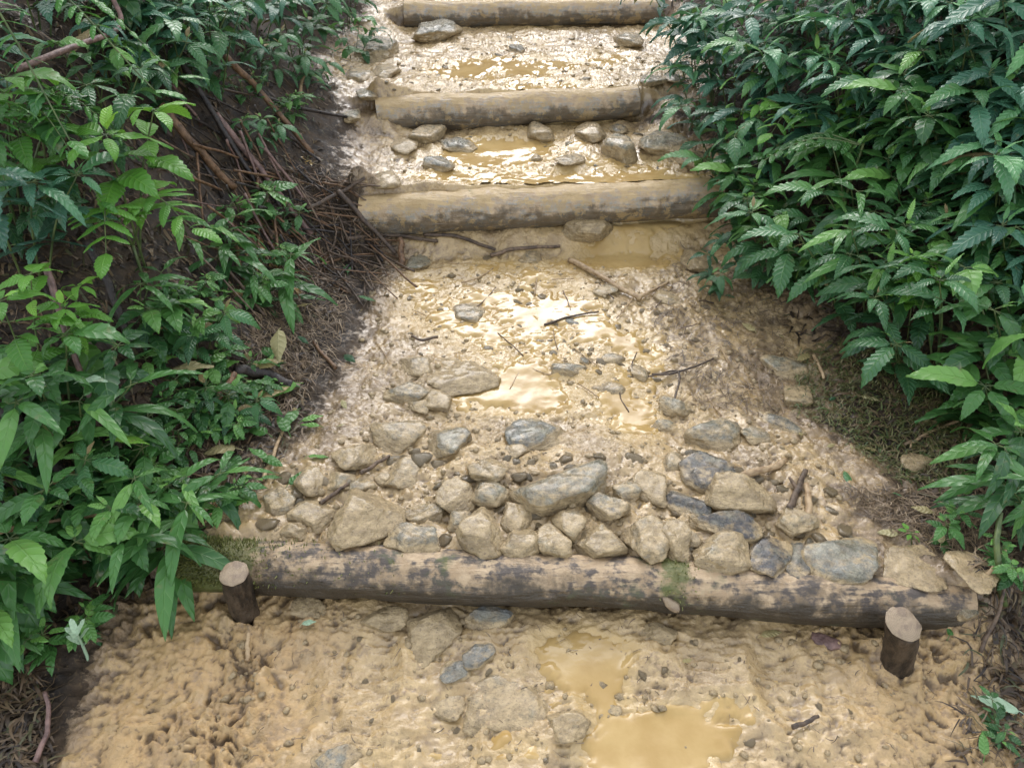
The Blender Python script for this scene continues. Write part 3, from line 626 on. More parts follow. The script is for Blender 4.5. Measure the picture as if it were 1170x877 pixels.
GF = 'stones packed behind the front log'; GM = 'stones bedded in the landing'; GT = 'stones on the upper steps'; GB_ = 'stones in the mud below the front log'
ST = [
 # px  py   w   h  rot  hr  mud blue dark label
 (420,588,80,68, 10,.62,.95,.2,.0,'largest rounded ochre boulder in the stones behind the log',GF),
 (337,607,30,19, 0,.6,1.0,0,0,'small yellow cobble above the mossy end of the front log',GF),
 (472,613,60,40, 0,.5,.45,.6,.2,'grey muddy stone right of the largest rounded boulder',GF),
 (483,588,44,28, -5,.55,.75,.3,.0,'low ochre stone right of the largest rounded boulder',GF),
 (548,606,48,58, 25,.75,.85,.2,.0,'upright ochre stone leaning on the front log under the wedge stone',GF),
 (594,619,44,38, 0,.7,.8,.3,.0,'blocky stone touching the log left of the twin square blocks',GF),
 (632,617,38,42, 20,.75,.75,.2,.0,'tall ochre stone against the log below the long grey-green slab',GF),
 (641,558,112,58,14,.5,.45,.45,.0,'long grey-green slab, biggest of the stones packed behind the log',GF),
 (561,562,50,34,-22,.55,.45,.2,.0,'striped wedge stone at the left tip of the long slab',GF),
 (592,588,42,44, 15,.6,.8,.2,.0,'round muddy stone under the left tip of the long slab',GF),
 (556,535,46,30,-15,.55,.7,.2,.0,'tan wedge stone above the striped wedge stone',GF),
 (520,566,44,40,20,.55,.95,.1,.0,'mud-covered lump between the ochre boulder and the striped wedge',GF),
 (526,595,28,24,10,.6,.6,.5,.1,'small grey stone left of the upright ochre stone',GF),
 (684,618,60,44,-8,.6,.85,.0,.0,'reddish brown stone against the log left of the block with a blue spot',GF),
 (695,580,46,34, 8,.65,.55,.6,.35,'square grey block with dark patch under the slab',GF),
 (652,596,34,32,40,.6,.75,.3,.0,'pointed stone below the middle of the long slab',GF),
 (737,617,50,54, 0,.8,.7,.7,.15,'block with a blue spot, left of the tallest upright block',GF),
 (769,613,38,62, 4,.9,.95,.0,.0,'tallest upright block standing against the front log',GF),
 (790,612,18,40, 8,.8,.8,.1,.3,'narrow stone sliver right of the tallest upright block',GF),
 (824,632,68,46, 8,.55,.75,.3,.0,'pale humped stone against the log under the black slab',GF),
 (845,569,76,44,-16,.62,.95,.0,.0,'orange-ochre slab resting on top of the stones at the right',GF),
 (828,598,78,36,-12,.45,.3,.3,1.0,'black-edged slab beneath the orange-ochre slab',GF),
 (789,577,42,48, 30,.45,.3,.4,1.0,'wet black slate left of the orange-ochre slab',GF),
 (808,540,64,44,-22,.4,.4,.5,.9,'blue-black slate slab above the orange-ochre slab',GF),
 (770,527,28,24, 0,.6,.6,.4,.0,'small square stone left of the blue-black slate slab',GF),
 (745,555,40,44,10,.5,1.0,0,.2,'mud-coated lump left of the wet black slate',GF),
 (717,560,34,26,-10,.5,.6,.6,.0,'grey stone at the right tip of the long slab',GF),
 (816,498,66,38, 6,.5,.45,.5,.0,'broad grey boulder above the blue-black slate slab',GF),
 (862,497,30,20,-10,.5,.6,.3,.0,'small grey stone right of the broad grey boulder',GF),
 (878,632,44,46,-30,.45,.35,.4,1.0,'dark slate at the log left of the split slate',GF),
 (914,640,44,48,-12,.55,.4,.3,.7,'split slate with yellow face left of the wide grey stone',GF),
 (962,638,88,54, 0,.35,.35,.8,.0,'wide flat blue-grey stone behind the right half of the log',GF),
 (1046,640,62,52,-25,.15,1.0,.0,.0,'flat mud-covered stone right of the wide blue-grey stone',GF),
 (1112,646,44,40,20,.15,.95,.6,.1,'rough grey stone at the far right end of the stone row',GF),
 (1105,697,32,16,25,.5,.35,.0,.0,'pale flat chip of stone right of the right-hand stake','stones beside the front log'),
 (1047,530,36,24,-5,.6,.95,.0,.0,'ochre stone at the edge of the mossy grass','stones beside the front log'),
 (905,590,44,34,20,.5,.7,.3,.0,'stone behind the split slate beside the upright stick',GF),
 (453,495,62,40,-6,.5,.55,.45,.0,'grey-ochre oval stone at the left edge of the landing',GM),
 (512,501,52,36, 12,.5,.45,.75,.1,'blue-grey stone right of the grey-ochre oval stone',GM),
 (466,536,56,44, 15,.5,.7,.4,.0,'domed stone below the grey-ochre oval stone',GM),
 (405,517,46,36,-20,.5,.8,.3,.0,'tilted muddy stone left of the domed stone',GM),
 (356,546,36,32, 30,.6,.7,.2,.0,'three-cornered stone left of the tilted muddy stone',GM),
 (388,546,36,24, 12,.5,.6,.4,.0,'flat pale stone between the three-cornered and domed stones',GM),
 (415,552,30,20, 15,.5,.7,.3,.0,'little stone just above the largest rounded boulder',GM),
 (437,545,22,16,0,.5,.9,.2,0,'tiny stone left of the domed stone',GM),
 (320,570,44,34,-20,.45,.6,.6,.0,'greenish stone at the leaf edge above the mossy log end',GF),
 (362,584,60,40, 20,.3,.85,.3,.0,'flat muddy slab left of the largest rounded boulder',GF),
 (465,446,50,26, 8,.5,.5,.7,.0,'long grey stone above the grey-ochre oval stone',GM),
 (479,462,28,20, 10,.5,.6,.3,.0,'small stone touching the long grey stone from below',GM),
 (499,452,32,34, 20,.45,.85,.2,.0,'brown stone under the edge of the wide mud-covered slab',GM),
 (528,425,82,44, -4,.28,.9,.3,.0,'wide mud-covered slab in the middle left of the landing',GM),
 (478,414,44,28, 25,.4,.7,.6,.0,'low bluish stone left of the wide mud-covered slab',GM),
 (614,493,72,40, 20,.42,.2,1.0,.0,'white-streaked blue-grey slab in the centre of the landing',GM),
 (590,512,30,20,0,.4,.9,.2,0,'muddy stone under the white-streaked slab',GM),
 (537,354,38,24,-20,.4,.5,.4,.0,'grey stone in the shiny mud below the third log',GM),
 (478,299,28,24,-20,.55,.35,.1,.0,'pale stone beside the short upright peg of wood',GM),
 (650,419,40,16,-8,.5,.35,.2,.1,'olive low stone standing in the central water',GM),
 (669,411,16,10, 0,.5,.3,.2,.3,'dark oval pebble beside the olive low stone',GM),
 (700,409,28,12, 0,.4,.6,.2,.0,'flat brown stone right of the dark oval pebble',GM),
 (695,444,36,16,-10,.4,.6,.4,.0,'thin flat stone left of the small brown puddle',GM),
 (655,368,18,12,0,.5,.2,.9,.1,'bluish pebble under the thin curved twig',GM),
 (730,423,26,16,-25,.4,.6,.4,.0,'thin leaning stone above the small brown puddle',GM),
 (774,463,42,20,-18,.55,.5,.2,.0,'overhanging grey stone right of the small brown puddle',GM),
 (757,484,30,16,10,.5,.6,.4,0,'narrow stone beneath the overhanging grey stone',GM),
 (900,416,58,30,-52,.4,.4,.1,.0,'long pale slab lying along the right edge of the path',GM),
 (912,448,34,26,-30,.4,.8,.2,.0,'stone below the long pale slab by the grass',GM),
 (893,482,56,22,-32,.35,.4,.5,.5,'dark slate flake by the mossy grass',GM),
 (605,292,26,16, 0,.5,.6,.2,.0,'small stone left of the puddle under the third log',GM),
 (693,331,30,14,0,.4,.7,.2,0,'pale stone under the long forked twig',GM),
 (765,340,34,22,15,.5,.75,.2,.1,'stone at the fork of the long forked twig',GM),
 (800,295,40,26,10,.5,.9,.1,.1,'muddy lump at the right end of the puddle under the third log',GM),
 (672,262,58,26, 0,.6,1.0,.1,.1,'muddy stone bulging out below the third log','stones under the logs'),
 (522,166,44,18, 0,.5,.3,1.0,.0,'flat blue-grey stone on the puddle step',GT),
 (706,171,36,44, 10,1.05,.45,.2,.0,'upright pointed stone standing in the puddle step',GT),
 (757,164,56,26, 6,.5,.35,.2,.0,'whitish broad stone right of the upright pointed stone',GT),
 (500,187,32,18, 20,.5,.3,1.0,.0,'small blue-grey stone left below the flat blue-grey stone',GT),
 (486,154,34,24,-20,.6,.7,.2,.0,'olive stone at the left foot of the second log',GT),
 (462,166,30,20,10,.5,.8,.2,0,'mud-coloured stone left of the olive stone',GT),
 (617,152,30,26, 10,.7,.8,.1,.0,'rounded stone under the middle of the second log',GT),
 (675,150,34,24,-10,.6,.8,.2,.0,'ochre stone at the foot of the second log, left of the pointed stone',GT),
 (706,148,20,14,0,.6,.4,.8,.2,'grey pebble just behind the upright pointed stone',GT),
 (790,184,36,22, 10,.5,.7,.3,.1,'dark rounded stone at the right end of the third log',GT),
 (652,183,34,12,20,.4,.6,.1,.4,'flat dark chip lying in the puddle step',GT),
 (613,181,14,8,0,.6,.8,.1,0,'tiny pebble in the brown water of the puddle step',GT),
 (440,205,36,18,0,.4,.8,.4,0,'flat stone at the left end of the third log',GT),
 (498,36,50,22,-12,.55,.25,.3,.0,'pale grey stone at the left foot of the topmost log',GT),
 (718,47,30,18, 0,.6,.5,.2,.0,'grey-olive stone at the right of the second tread',GT),
 (590,58,18,10, 0,.6,.3,.4,.3,'dark pebble in the middle of the second tread',GT),
 (430,57,48,26, 15,.5,.4,.6,.0,'light stone among the leaves left of the second tread',GT),
 (412,86,32,20, 0,.5,.5,.5,.0,'left stone of the pair beside the second tread',GT),
 (440,82,34,18, 10,.4,.7,.4,.0,'right stone of the pair beside the second tread',GT),
 (420,108,24,16, 0,.5,.35,.5,.0,'pale stone left of the second log',GT),
 (403,132,20,18,0,.6,.4,.5,0,'small pale stone in the twigs left of the second log',GT),
 (745,92,30,12,0,.5,.45,.3,.1,'first flat stone along the right end of the second log',GT),
 (768,90,22,14,10,.5,.3,.4,.1,'last pale stone at the right end of the second log',GT),
 (560,707,54,26, 0,.8,.15,1.0,.35,'blue-grey block wedged under the front log',GB_),
 (521,763,40,28, 38,.45,.25,.8,.2,'lower half of the split grey stone below the log',GB_),
 (545,745,40,28, 42,.45,.25,.8,.2,'upper half of the split grey stone below the log',GB_),
 (496,718,66,56, 20,.38,.95,.2,.0,'mud-covered stone half sunk under the front log',GB_),
 (582,800,112,78,-32,.22,.80,.85,.0,'large flat grey stone sunk in the lower mud',GB_),
 (650,825,44,36, 10,.45,.85,.2,.0,'ochre stone right of the large flat grey stone',GB_),
 (384,866,54,36, 0,.4,.35,.8,.0,'grey-green stone at the bottom edge of the photo',GB_),
 (752,722,44,24, 0,.5,.95,.1,.0,'muddy stone tucked under the front log left of the reddish bark',GB_),
 (512,798,36,40,20,.25,.75,.8,.1,'faint bluish stone left of the large flat grey stone',GB_),
 (700,808,20,16,0,.4,.6,.6,.2,'dark pebble in the narrow water channel',GB_),
 (355,690,40,26,0,.4,1.0,0,.2,'muddy lump under the left half of the front log',GB_),
 (440,704,50,28,0,.4,1.0,0,.1,'muddy swelling under the front log left of the half sunk stone',GB_),
]
for i, s in enumerate(ST):
    px, py, w, h, rot, hr, mud, blue, dark, label, grp = s
    big = w > 55
    stone(px, py, w, h, rot, hr, mud, blue, dark, label, 100 + i, group=grp, sub=5 if w > 36 else 4, sink=(.74 if w > 100 else .40) if grp in (GF,) and w < 100 or w > 105 and grp == GB_ else (.34 if grp == GF else (.56 if grp in (GM, GB_) else .38)), p=44 if grp == GF else 26)

# pebbles: shared meshes, one object each
PEB = []
for k in range(14):
    V, T = rock_mesh(1, .8, .55, 900 + k, 3, 13, 16)
    PEB.append(build('pebble', V, np.zeros((0, 4)), M['stone'], None, None, {'hgt': ('FLOAT', np.clip(V[:, 2] / .55, 0, 1))}, True, T))
used_peb = set()
def pebble(px, py, wpx, label, group, mudr=(.4, 1.0), sink=.75):
    g = ground(px, py); s = depth_of(g) / FPX * wpx / 2
    k = random.randrange(len(PEB)); o = PEB[k]
    if k in used_peb: o = o.copy(); COL.objects.link(o)
    used_peb.add(k)
    sc = (s * random.uniform(.8, 1.1), s * random.uniform(.7, 1.1), s * random.uniform(.5, .9))
    o.scale = sc; o.rotation_euler = (random.uniform(-.3, .3), random.uniform(-.3, .3), random.uniform(0, 6.28))
    o.location = (g[0], g[1], g[2] + .5 * sc[2] - sink * sc[2])
    o.color = (random.uniform(*mudr), random.uniform(0, .9), random.choice((0, 0, 0, .2)), 1); tag(o, label, 'pebble', group)
def inpoly(x, y, P):
    c = False; j = len(P) - 1
    for i in range(len(P)):
        if (P[i][1] > y) != (P[j][1] > y) and x < (P[j][0] - P[i][0]) * (y - P[i][1]) / (P[j][1] - P[i][1]) + P[i][0]: c = not c
        j = i
    return c
def scatter(P, n, spacing, persp=False):
    xs = [p[0] for p in P]; ys = [p[1] for p in P]; o = []; tries = 0
    while len(o) < n and tries < n * 60:
        tries += 1; x = random.uniform(min(xs), max(xs)); y = random.uniform(min(ys), max(ys))
        if inpoly(x, y, P) and all((x - a) ** 2 + (y - b_) ** 2 > spacing ** 2 for a, b_ in o): o.append((x, y))
    return o
for poly, n, sp, (w0, w1), label, group, mr in (
    ([(590, 320), (660, 330), (720, 400), (780, 440), (700, 440), (620, 400), (580, 360)], 34, 11, (9, 20), 'small wet pebble in the thin water in the middle of the landing', 'pebbles in the landing water', (.65, 1.1)),
    ([(440, 300), (600, 290), (590, 400), (520, 400), (430, 410)], 24, 16, (7, 16), 'muddy pebble in the shiny mud at the upper left of the landing', 'pebbles at the upper left of the landing', (.6, 1)),
    ([(700, 350), (860, 350), (900, 470), (800, 480), (720, 470)], 24, 16, (7, 18), 'muddy pebble in the trodden mud at the right of the landing', 'pebbles at the right of the landing', (.6, 1)),
    ([(330, 520), (560, 510), (700, 520), (760, 510), (960, 560), (1000, 620), (840, 640), (700, 640), (460, 635), (300, 600)], 112, 9, (14, 33), 'small filler stone in the gaps of the stones behind the log', 'filler stones behind the front log', (.5, 1)),
    ([(440, 140), (780, 140), (800, 200), (440, 205)], 22, 14, (6, 13), 'small pebble lying on the puddle step', 'pebbles on the puddle step', (.3, .9)),
    ([(480, 42), (735, 42), (770, 95), (440, 105), (400, 80)], 30, 11, (6, 14), 'small pebble on the second tread', 'pebbles on the second tread', (.3, .9)),
    ([(400, 720), (700, 720), (960, 740), (980, 870), (420, 870)], 20, 24, (8, 18), 'small muddy pebble in the trodden mud below the log', 'pebbles below the front log', (.7, 1)),
    ([(480, 0), (740, 0), (740, 3), (480, 3)], 10, 8, (6, 14), 'small pebble on the tread behind the topmost log', 'pebbles behind the topmost log', (.3, .9)),
):
    for x, y in scatter(poly, n, sp): pebble(x, y, random.uniform(w0, w1) * random.uniform(.8, 1), label, group, mr)
for k in range(len(PEB)):
    if k not in used_peb: bpy.data.objects.remove(PEB[k])

# ------------------------------------------------------------------ sticks and stems
def stick(pts, rpx, m, label, cat='stick', group=None, name='stick', heights=None, fork=None, rough=.10, n=20, Mr=9):
    """pts: photo pixels, heights: metres above the ground there"""
    hs = heights or [.012] * len(pts)
    P = [ground(x, y, h) for (x, y), h in zip(pts, hs)]
    r = rpx * depth_of(P[0]) / FPX; base = np.array(P[0])
    C = curve(P, n); jit = np.column_stack([fbm(np.linspace(0, 3, n), np.full(n, px0), 1, 2, 3) for px0 in (pts[0][0] * .37, pts[0][1] * .21, pts[0][0] * .13 + 5)]); jit[0] *= .3
    C = C + jit * r * (.45 if len(C) > 10 else .7)
    V, F = tube(C, r * np.linspace(1.0, .72, n), Mr, rough, int(pts[0][0]))
    o = build(name, V, F, m, None, base); tag(o, label, cat, group)
    if fork:
        q0, q1, hh = fork; A = ground(*q0, hs[0]); B = ground(*q1, hh)
        V, F = tube(curve([A, B], 10), r * np.linspace(.7, .4, 10), 7, rough, 3); build('side_branch', V - base, F, m, o)
    return o
S = stick
S([(832, 546), (868, 538), (898, 525)], 5, M['palewood'], 'thick muddy stick lying above the orange-ochre slab')
S([(922, 604), (924, 575), (921, 553)], 5, M['palewood'], 'upright tan stick behind the split slate')
S([(902, 582), (912, 560), (920, 536)], 4.5, M['twig'], 'crooked brown root left of the upright tan stick', fork=((912, 560), (902, 545), .02))
S([(650, 297), (690, 318), (732, 342)], 3.2, M['palewood'], 'long forked twig across the water of the upper landing', fork=((728, 341), (764, 322), .01))
S([(458, 306), (458, 290), (457, 272)], 4.2, M['brownbark'], 'short brown peg of wood beside a pale stone', heights=[0, .03, .06])
S([(622, 371), (650, 362), (684, 356)], 1.4, M['twig'], 'thin curved twig over the bluish pebble')
S([(745, 428), (775, 425), (815, 410)], 1.6, M['twig'], 'thin bent twig on the mud at the right of the landing')
S([(300, 548), (312, 520), (324, 487)], 2.6, M['palewood'], 'thin tan stem leaning at the left edge of the landing')
S([(232, 478), (250, 452), (268, 428)], 5, M['brownbark'], 'split brown stick standing among the left leaves', heights=[.01, .05, .09])
S([(-5, 608), (80, 592), (162, 578)], 3.6, M['palewood'], 'long tan stick over the leaves at the lower left', heights=[.22, .18, .10])
S([(20, 78), (70, 58), (136, 31), (127, -6)], 4.2, M['redbark'], 'reddish kinked branch at the upper left under the fern', heights=[.30, .30, .32, .36], n=30)
S([(203, 66), (250, 140), (302, 226)], 4, M['darkbark'], 'first of two dark straight stems slanting down the left bank', heights=[.12, .09, .02])
S([(246, 130), (300, 198), (356, 268)], 4, M['redbark'], 'second slanting dead stem, nearest the brush heap', heights=[.07, .05, .015])
S([(183, 120), (225, 170), (268, 216)], 5.5, M['brownbark'], 'split orange-brown dead stalk on the left bank', heights=[.14, .08, .02])
S([(258, 64), (300, 110), (357, 176)], 4.2, M['brownbark'], 'brown dead stem under the leaves at the upper left', heights=[.14, .08, .02])
S([(295, 108), (340, 124), (398, 134)], 2.6, M['darkbark'], 'thin dark twig pointing at the second log', heights=[.08, .05, .02])
S([(50, 300), (80, 390), (116, 492)], 4.2, M['redbark'], 'long reddish stem standing in the left thicket', heights=[.30, .22, .10], n=26)
S([(-10, 455), (35, 500), (80, 552)], 9, M['darkbark'], 'thick black branch at the left edge of the photo', heights=[.08, .06, .03])
S([(100, 275), (125, 330), (150, 395)], 6, M['darkbark'], 'dark stem in the shade of the left thicket', heights=[.14, .1, .05])
S([(268, 424), (300, 426), (336, 440)], 7.5, M['darkbark'], 'black wet log stub poking out of the left leaves', heights=[.035, .035, .02])
S([(386, 218), (415, 250), (452, 290)], 3.4, M['twig'], 'long brown stick crossing the brush heap by the third log', heights=[.08, .05, .02])
S([(350, 238), (386, 222), (418, 203)], 2.6, M['twig'], 'twig at the top of the brush heap', heights=[.03, .06, .05])
S([(395, 272), (440, 268), (500, 275)], 2.6, M['twig'], 'twig lying along the foot of the third log', heights=[.03, .02, .015])
S([(484, 268), (520, 270), (566, 285)], 2.4, M['twig'], 'dark twig under the third log')
S([(560, 292), (590, 284), (640, 281)], 2.4, M['twig'], 'bent twig at the left of the puddle under the third log')
S([(340, 120), (345, 95), (352, 74)], 2.2, M['palewood'], 'short tan twig at the path edge left of the second tread', heights=[.01, .03, .06])
S([(282, 755), (283, 740), (283, 722)], 3.0, M['palewood'], 'yellow wood splinter below the left stake')
S([(1095, 480), (1050, 500), (1040, 512)], 2.0, M['palewood'], 'pale twig in the mossy grass on the right')
S([(1115, 668), (1135, 648), (1148, 628)], 2.4, M['palewood'], 'tan twig leaning behind the right end of the log', heights=[.01, .03, .06])
S([(1120, 745), (1140, 700), (1152, 655)], 2.4, M['twig'], 'brown twig leaning at the right edge by the log', heights=[.01, .04, .08])
S([(1148, 690), (1140, 640), (1143, 585)], 4.0, M['stem'], 'green stalk standing at the right edge above the log', cat='stem', name='plant_stem', heights=[.0, .06, .14])
S([(905, 830), (920, 825), (935, 818)], 3.0, M['twig'], 'short twig in the mud right of the lower puddle')
S([(930, 405), (937, 420), (942, 432)], 2.2, M['palewood'], 'curled tan twig beside the long pale slab')
S([(500, 385), (482, 388), (470, 384)], 1.8, M['twig'], 'thin twig in the shiny mud left of the landing')
S([(383, 420), (365, 400), (358, 390)], 2.4, M['brownbark'], 'small brown twig on the left edge of the landing')
S([(412, 540), (432, 528), (446, 520)], 2.6, M['twig'], 'twig wedged between the domed stone and the tilted muddy stone')
S([(366, 575), (385, 562), (398, 552)], 2.8, M['twig'], 'twig lying over the flat muddy slab')
S([(770, 460), (775, 425), (740, 430)], 1.4, M['twig'], 'hair-thin looping twig above the overhanging grey stone')
S([(40, 870), (55, 830), (52, 790)], 3.5, M['redbark'], 'reddish root curling at the lower left corner', heights=[.02, .03, .05])

# brush heap left of the steps
heap = [(290, 190), (400, 200), (450, 270), (450, 305), (400, 330), (330, 330), (280, 270)]
for k, (x, y) in enumerate(scatter(heap, 150, 4.5)):
    a = random.gauss(-.75, .55) if random.random() < .6 else random.uniform(-1.6, 1.6); l = random.uniform(16, 44); dx, dy = math.cos(a) * l, math.sin(a) * l * .8
    S([(x - dx, y + dy), (x, y), (x + dx, y - dy)] if random.random() < .5 else [(x + dx, y - dy), (x, y), (x - dx, y + dy)], random.uniform(.6, 1.5), M[random.choice(['twig', 'twig', 'darkbark', 'brownbark'])],
      'thin twig in the tangled brush heap left of the third log', group='twigs in the brush heap', name='twig', cat='twig',
      heights=[random.uniform(.005, .05) for _ in range(3)], n=9, Mr=6)
slope = [(190, 110), (290, 100), (380, 200), (330, 330), (260, 330), (200, 240)]
for k, (x, y) in enumerate(scatter(slope, 46, 12)):
    a = random.gauss(-.9, .4); l = random.uniform(20, 60); dx, dy = math.cos(a) * l, math.sin(a) * l
    S([(x - dx, y + dy), (x, y), (x + dx, y - dy)] if random.random() < .0 else [(x - dx, y - abs(dy)), (x, y), (x + dx, y + abs(dy))], random.uniform(.8, 2.2), M[random.choice(['twig', 'darkbark', 'redbark', 'brownbark'])],
      'thin dead stalk leaning down the dark left bank', group='dead stalks on the left bank', name='dead_stalk', cat='stalk',
      heights=[random.uniform(.05, .16), random.uniform(.02, .08), .01], n=9, Mr=6)
mid = [(440, 290), (760, 300), (880, 380), (860, 470), (720, 460), (460, 420), (400, 380)]
for k, (x, y) in enumerate(scatter(mid, 26, 24)):
    a = random.uniform(0, 3.14); l = random.uniform(8, 24); dx, dy = math.cos(a) * l, math.sin(a) * l * .7
    S([(x - dx, y + dy), (x + random.uniform(-3, 3), y + random.uniform(-3, 3)), (x + dx, y - dy)], random.uniform(.5, 1.0), M[random.choice(['twig', 'palewood'])],
      'small loose twig on the wet landing', group='loose twigs on the landing', name='twig', cat='twig', heights=[.008] * 3, n=8, Mr=6)

def chip(px, py, w, h, label, m, name, cat, lift=.0):
    g = ground(px, py, lift); s = depth_of(g) / FPX; V, T = rock_mesh(w * s / 2, h * s / 2, min(w, h) * s * .25, int(px), 3, 9, 26, .08)
    o = build(name, V @ np.array(Matrix.Rotation(R(-30), 3, 'Z')).T, np.zeros((0, 4)), m, None, None, None, True, T); o.location = g; tag(o, label, cat); return o
def log_top(px, py):
    d = ray(px, py); best = None; t = 1.2
    A = fP[0]; T = (fP[-1] - fP[0]) / np.linalg.norm(fP[-1] - fP[0])
    while t < 3:
        p = CAM + d * t; v = p - A; v = v - T * np.dot(v, T)
        if np.linalg.norm(v) < LR * 1.03: return p
        t += .004
    return None
q = log_top(766, 690)
if q is not None:
    o = chip(766, 690, 24, 12, 'yellow chip of fresh wood stuck on the front log', M['cut'], 'wood_chip', 'wood chip'); o.location = q; o.rotation_euler = (R(50), 0, 0)
q = log_top(420, 686)
if q is not None:
    o = chip(420, 686, 11, 7, 'tiny pale wood chip on the left half of the front log', M['cut'], 'wood_chip', 'wood chip'); o.location = q; o.rotation_euler = (R(50), 0, 0)
g = ground(945, 735); o = chip(945, 733, 40, 22, 'reddish rotten bark scrap under the front log', M['redbark'], 'bark_scrap', 'bark')

# ------------------------------------------------------------------ leaves and plants
def leaf(L, W, th0, droop, fold=.25, serr=.14, seg=18, wav=.05, tint=.5, shape=(.62, 1.0), rg=None, twist=0.0):
    """local frame: x along the leaf, y across, z up"""
    u = np.linspace(0, 1, seg + 1); a, b_ = shape
    pk = (a / (a + b_)) ** a * (b_ / (a + b_)) ** b_
    w = W * .5 * np.maximum(u ** a * (1 - u) ** b_ / pk, .012)
    th = th0 - droop * u ** 1.2; dx = np.cos(th) * L / seg; dz = np.sin(th) * L / seg
    x = np.concatenate([[0], np.cumsum(dx[:-1])]); z = np.concatenate([[0], np.cumsum(dz[:-1])])
    vs = np.array([-1, -.5, 0, .5, 1.0]); V = np.zeros((seg + 1, 5, 3)); A = np.zeros((seg + 1, 5, 3))
    tooth = np.where(np.arange(seg + 1) % 2 == 0, 1.0, 1 - serr); shift = np.where(np.arange(seg + 1) % 2 == 0, .25, -.15) * L / seg * (serr > 0)
    ph = rg.uniform(0, 6.28) if rg is not None else 0
    for k, v in enumerate(vs):
        e = tooth if abs(v) == 1 else 1.0
        off = fold * abs(v) * w + wav * W * np.sin(u * 11 + ph + v) * v * v - .10 * W * abs(v) ** 2.2
        tw = twist * u
        yy = v * w * e; X = x + (shift * np.cos(th) if abs(v) == 1 else 0); Z = z
        V[:, k, 0] = X - np.sin(th) * off; V[:, k, 1] = yy * np.cos(tw); V[:, k, 2] = Z + np.cos(th) * off + yy * np.sin(tw)
        A[:, k, 0] = u; A[:, k, 1] = v; A[:, k, 2] = tint
    i = np.arange(seg)[:, None] * 5 + np.arange(4)[None]
    F = np.stack([i, i + 1, i + 6, i + 5], -1).reshape(-1, 4)
    return V.reshape(-1, 3), F, A.reshape(-1, 3)
def place(V, pos, yaw, roll=0.0):
    c, s = math.cos(roll), math.sin(roll); V = V @ np.array([[1, 0, 0], [0, c, -s], [0, s, c]]).T
    c, s = math.cos(yaw), math.sin(yaw); V = V @ np.array([[c, -s, 0], [s, c, 0], [0, 0, 1]]).T
    return V + pos
def shoot(fo, stm, base, tip, sag, L, rg, nodes=4, whorl=6, Wr=.36, young=True, serr=.14, r0=.004, droop=(.7, 1.5), petiole=.02, shape=(.62, 1.0)):
    base = np.array(base, float); tip = np.array(tip, float)
    mid = (base + tip) / 2 + np.array([0, 0, sag]); C = curve([base, mid, tip], 14)
    V, F = tube(C, np.linspace(r0, r0 * .45, 14), 6); stm.add(V, F)
    hd = math.atan2(tip[1] - base[1], tip[0] - base[0]) if np.hypot(*(tip - base)[:2]) > .02 else rg.uniform(0, 6.28)
    t0 = rg.uniform(.15, .75)
    def put(p, yaw, LL, th0, dr, tint):
        z = rg.random(); tint = -.25 if z < .025 else (min(1.05, tint + .35) if z < .08 else tint); LL = LL * (rg.uniform(.55, .8) if rg.random() < .25 else rg.uniform(.9, 1.12))
        d = np.array([math.cos(yaw) * math.cos(th0), math.sin(yaw) * math.cos(th0), math.sin(th0)]); q = p + d * petiole
        V, F = tube(curve([p, q], 3), r0 * .35, 5, caps=False); stm.add(V, F)
        V, F, A = leaf(LL, LL * Wr * rg.uniform(.85, 1.15), th0, dr, rg.uniform(.1, .4), serr, 18, .05, tint, shape, rg, rg.uniform(-.3, .3))
        fo.add(place(V, q, yaw, rg.uniform(-.35, .35)), F, A)
    for k in range(whorl):
        y = hd + 2 * math.pi * k / whorl + rg.normal(0, .25)
        put(C[-1], y, L * rg.uniform(.7, 1.05) * (1.0 if math.cos(y - hd) > -.3 else .75), rg.uniform(-.25, .35), rg.uniform(*droop), np.clip(t0 + rg.normal(0, .14), 0, .95))
    if young:
        for k in range(2):
            put(C[-1] + np.array([0, 0, .004]), rg.uniform(0, 6.28), L * rg.uniform(.25, .45), rg.uniform(.5, 1.0), rg.uniform(.3, .9), rg.uniform(.85, 1.1))
    for k in range(nodes):
        i = int(13 - (k + 1) * 9 / (nodes + .6)); ax = (math.pi / 2 if k % 2 == 0 else .35)
        for sgn in (1, -1):
            if rg.random() < .12: continue
            put(C[i], hd + sgn * ax + rg.normal(0, .25), L * rg.uniform(.75, 1.1), rg.uniform(-.1, .4), rg.uniform(*droop), np.clip(t0 + rg.normal(-.1, .14), 0, .9))

PROTO = {}
def plant_root(name, fo, stm, m, ms):
    root = empty(name, (0, 0, 0)); fo.obj('foliage', m, root); stm.obj('stem', ms, root); return root
def bush(seed, h, lean, L, m, shoots=4, nodes=4, whorl=6, Wr=.36, serr=.20, spread=.14, name='shrub', droop=(.7, 1.5), ms=None, young=True, shape=(.62, 1.0)):
    rg = np.random.default_rng(seed); fo, stm = Acc(), Acc()
    for k in range(shoots):
        f = (k / max(1, shoots - 1) - .5) if shoots > 1 else 0
        tip = (lean * rg.uniform(.5, 1.1), spread * 2 * f + rg.normal(0, .02), h * rg.uniform(.62, 1.05) if k else h)
        shoot(fo, stm, (rg.normal(0, .015), rg.normal(0, .015), -.10), tip, h * .14, L * rg.uniform(.85, 1.1), rg, nodes, whorl + int(rg.integers(-1, 2)), Wr, young and rg.random() < .55, serr, .0042, droop, .018, shape)
    return plant_root(name, fo, stm, m, ms or M['stem'])
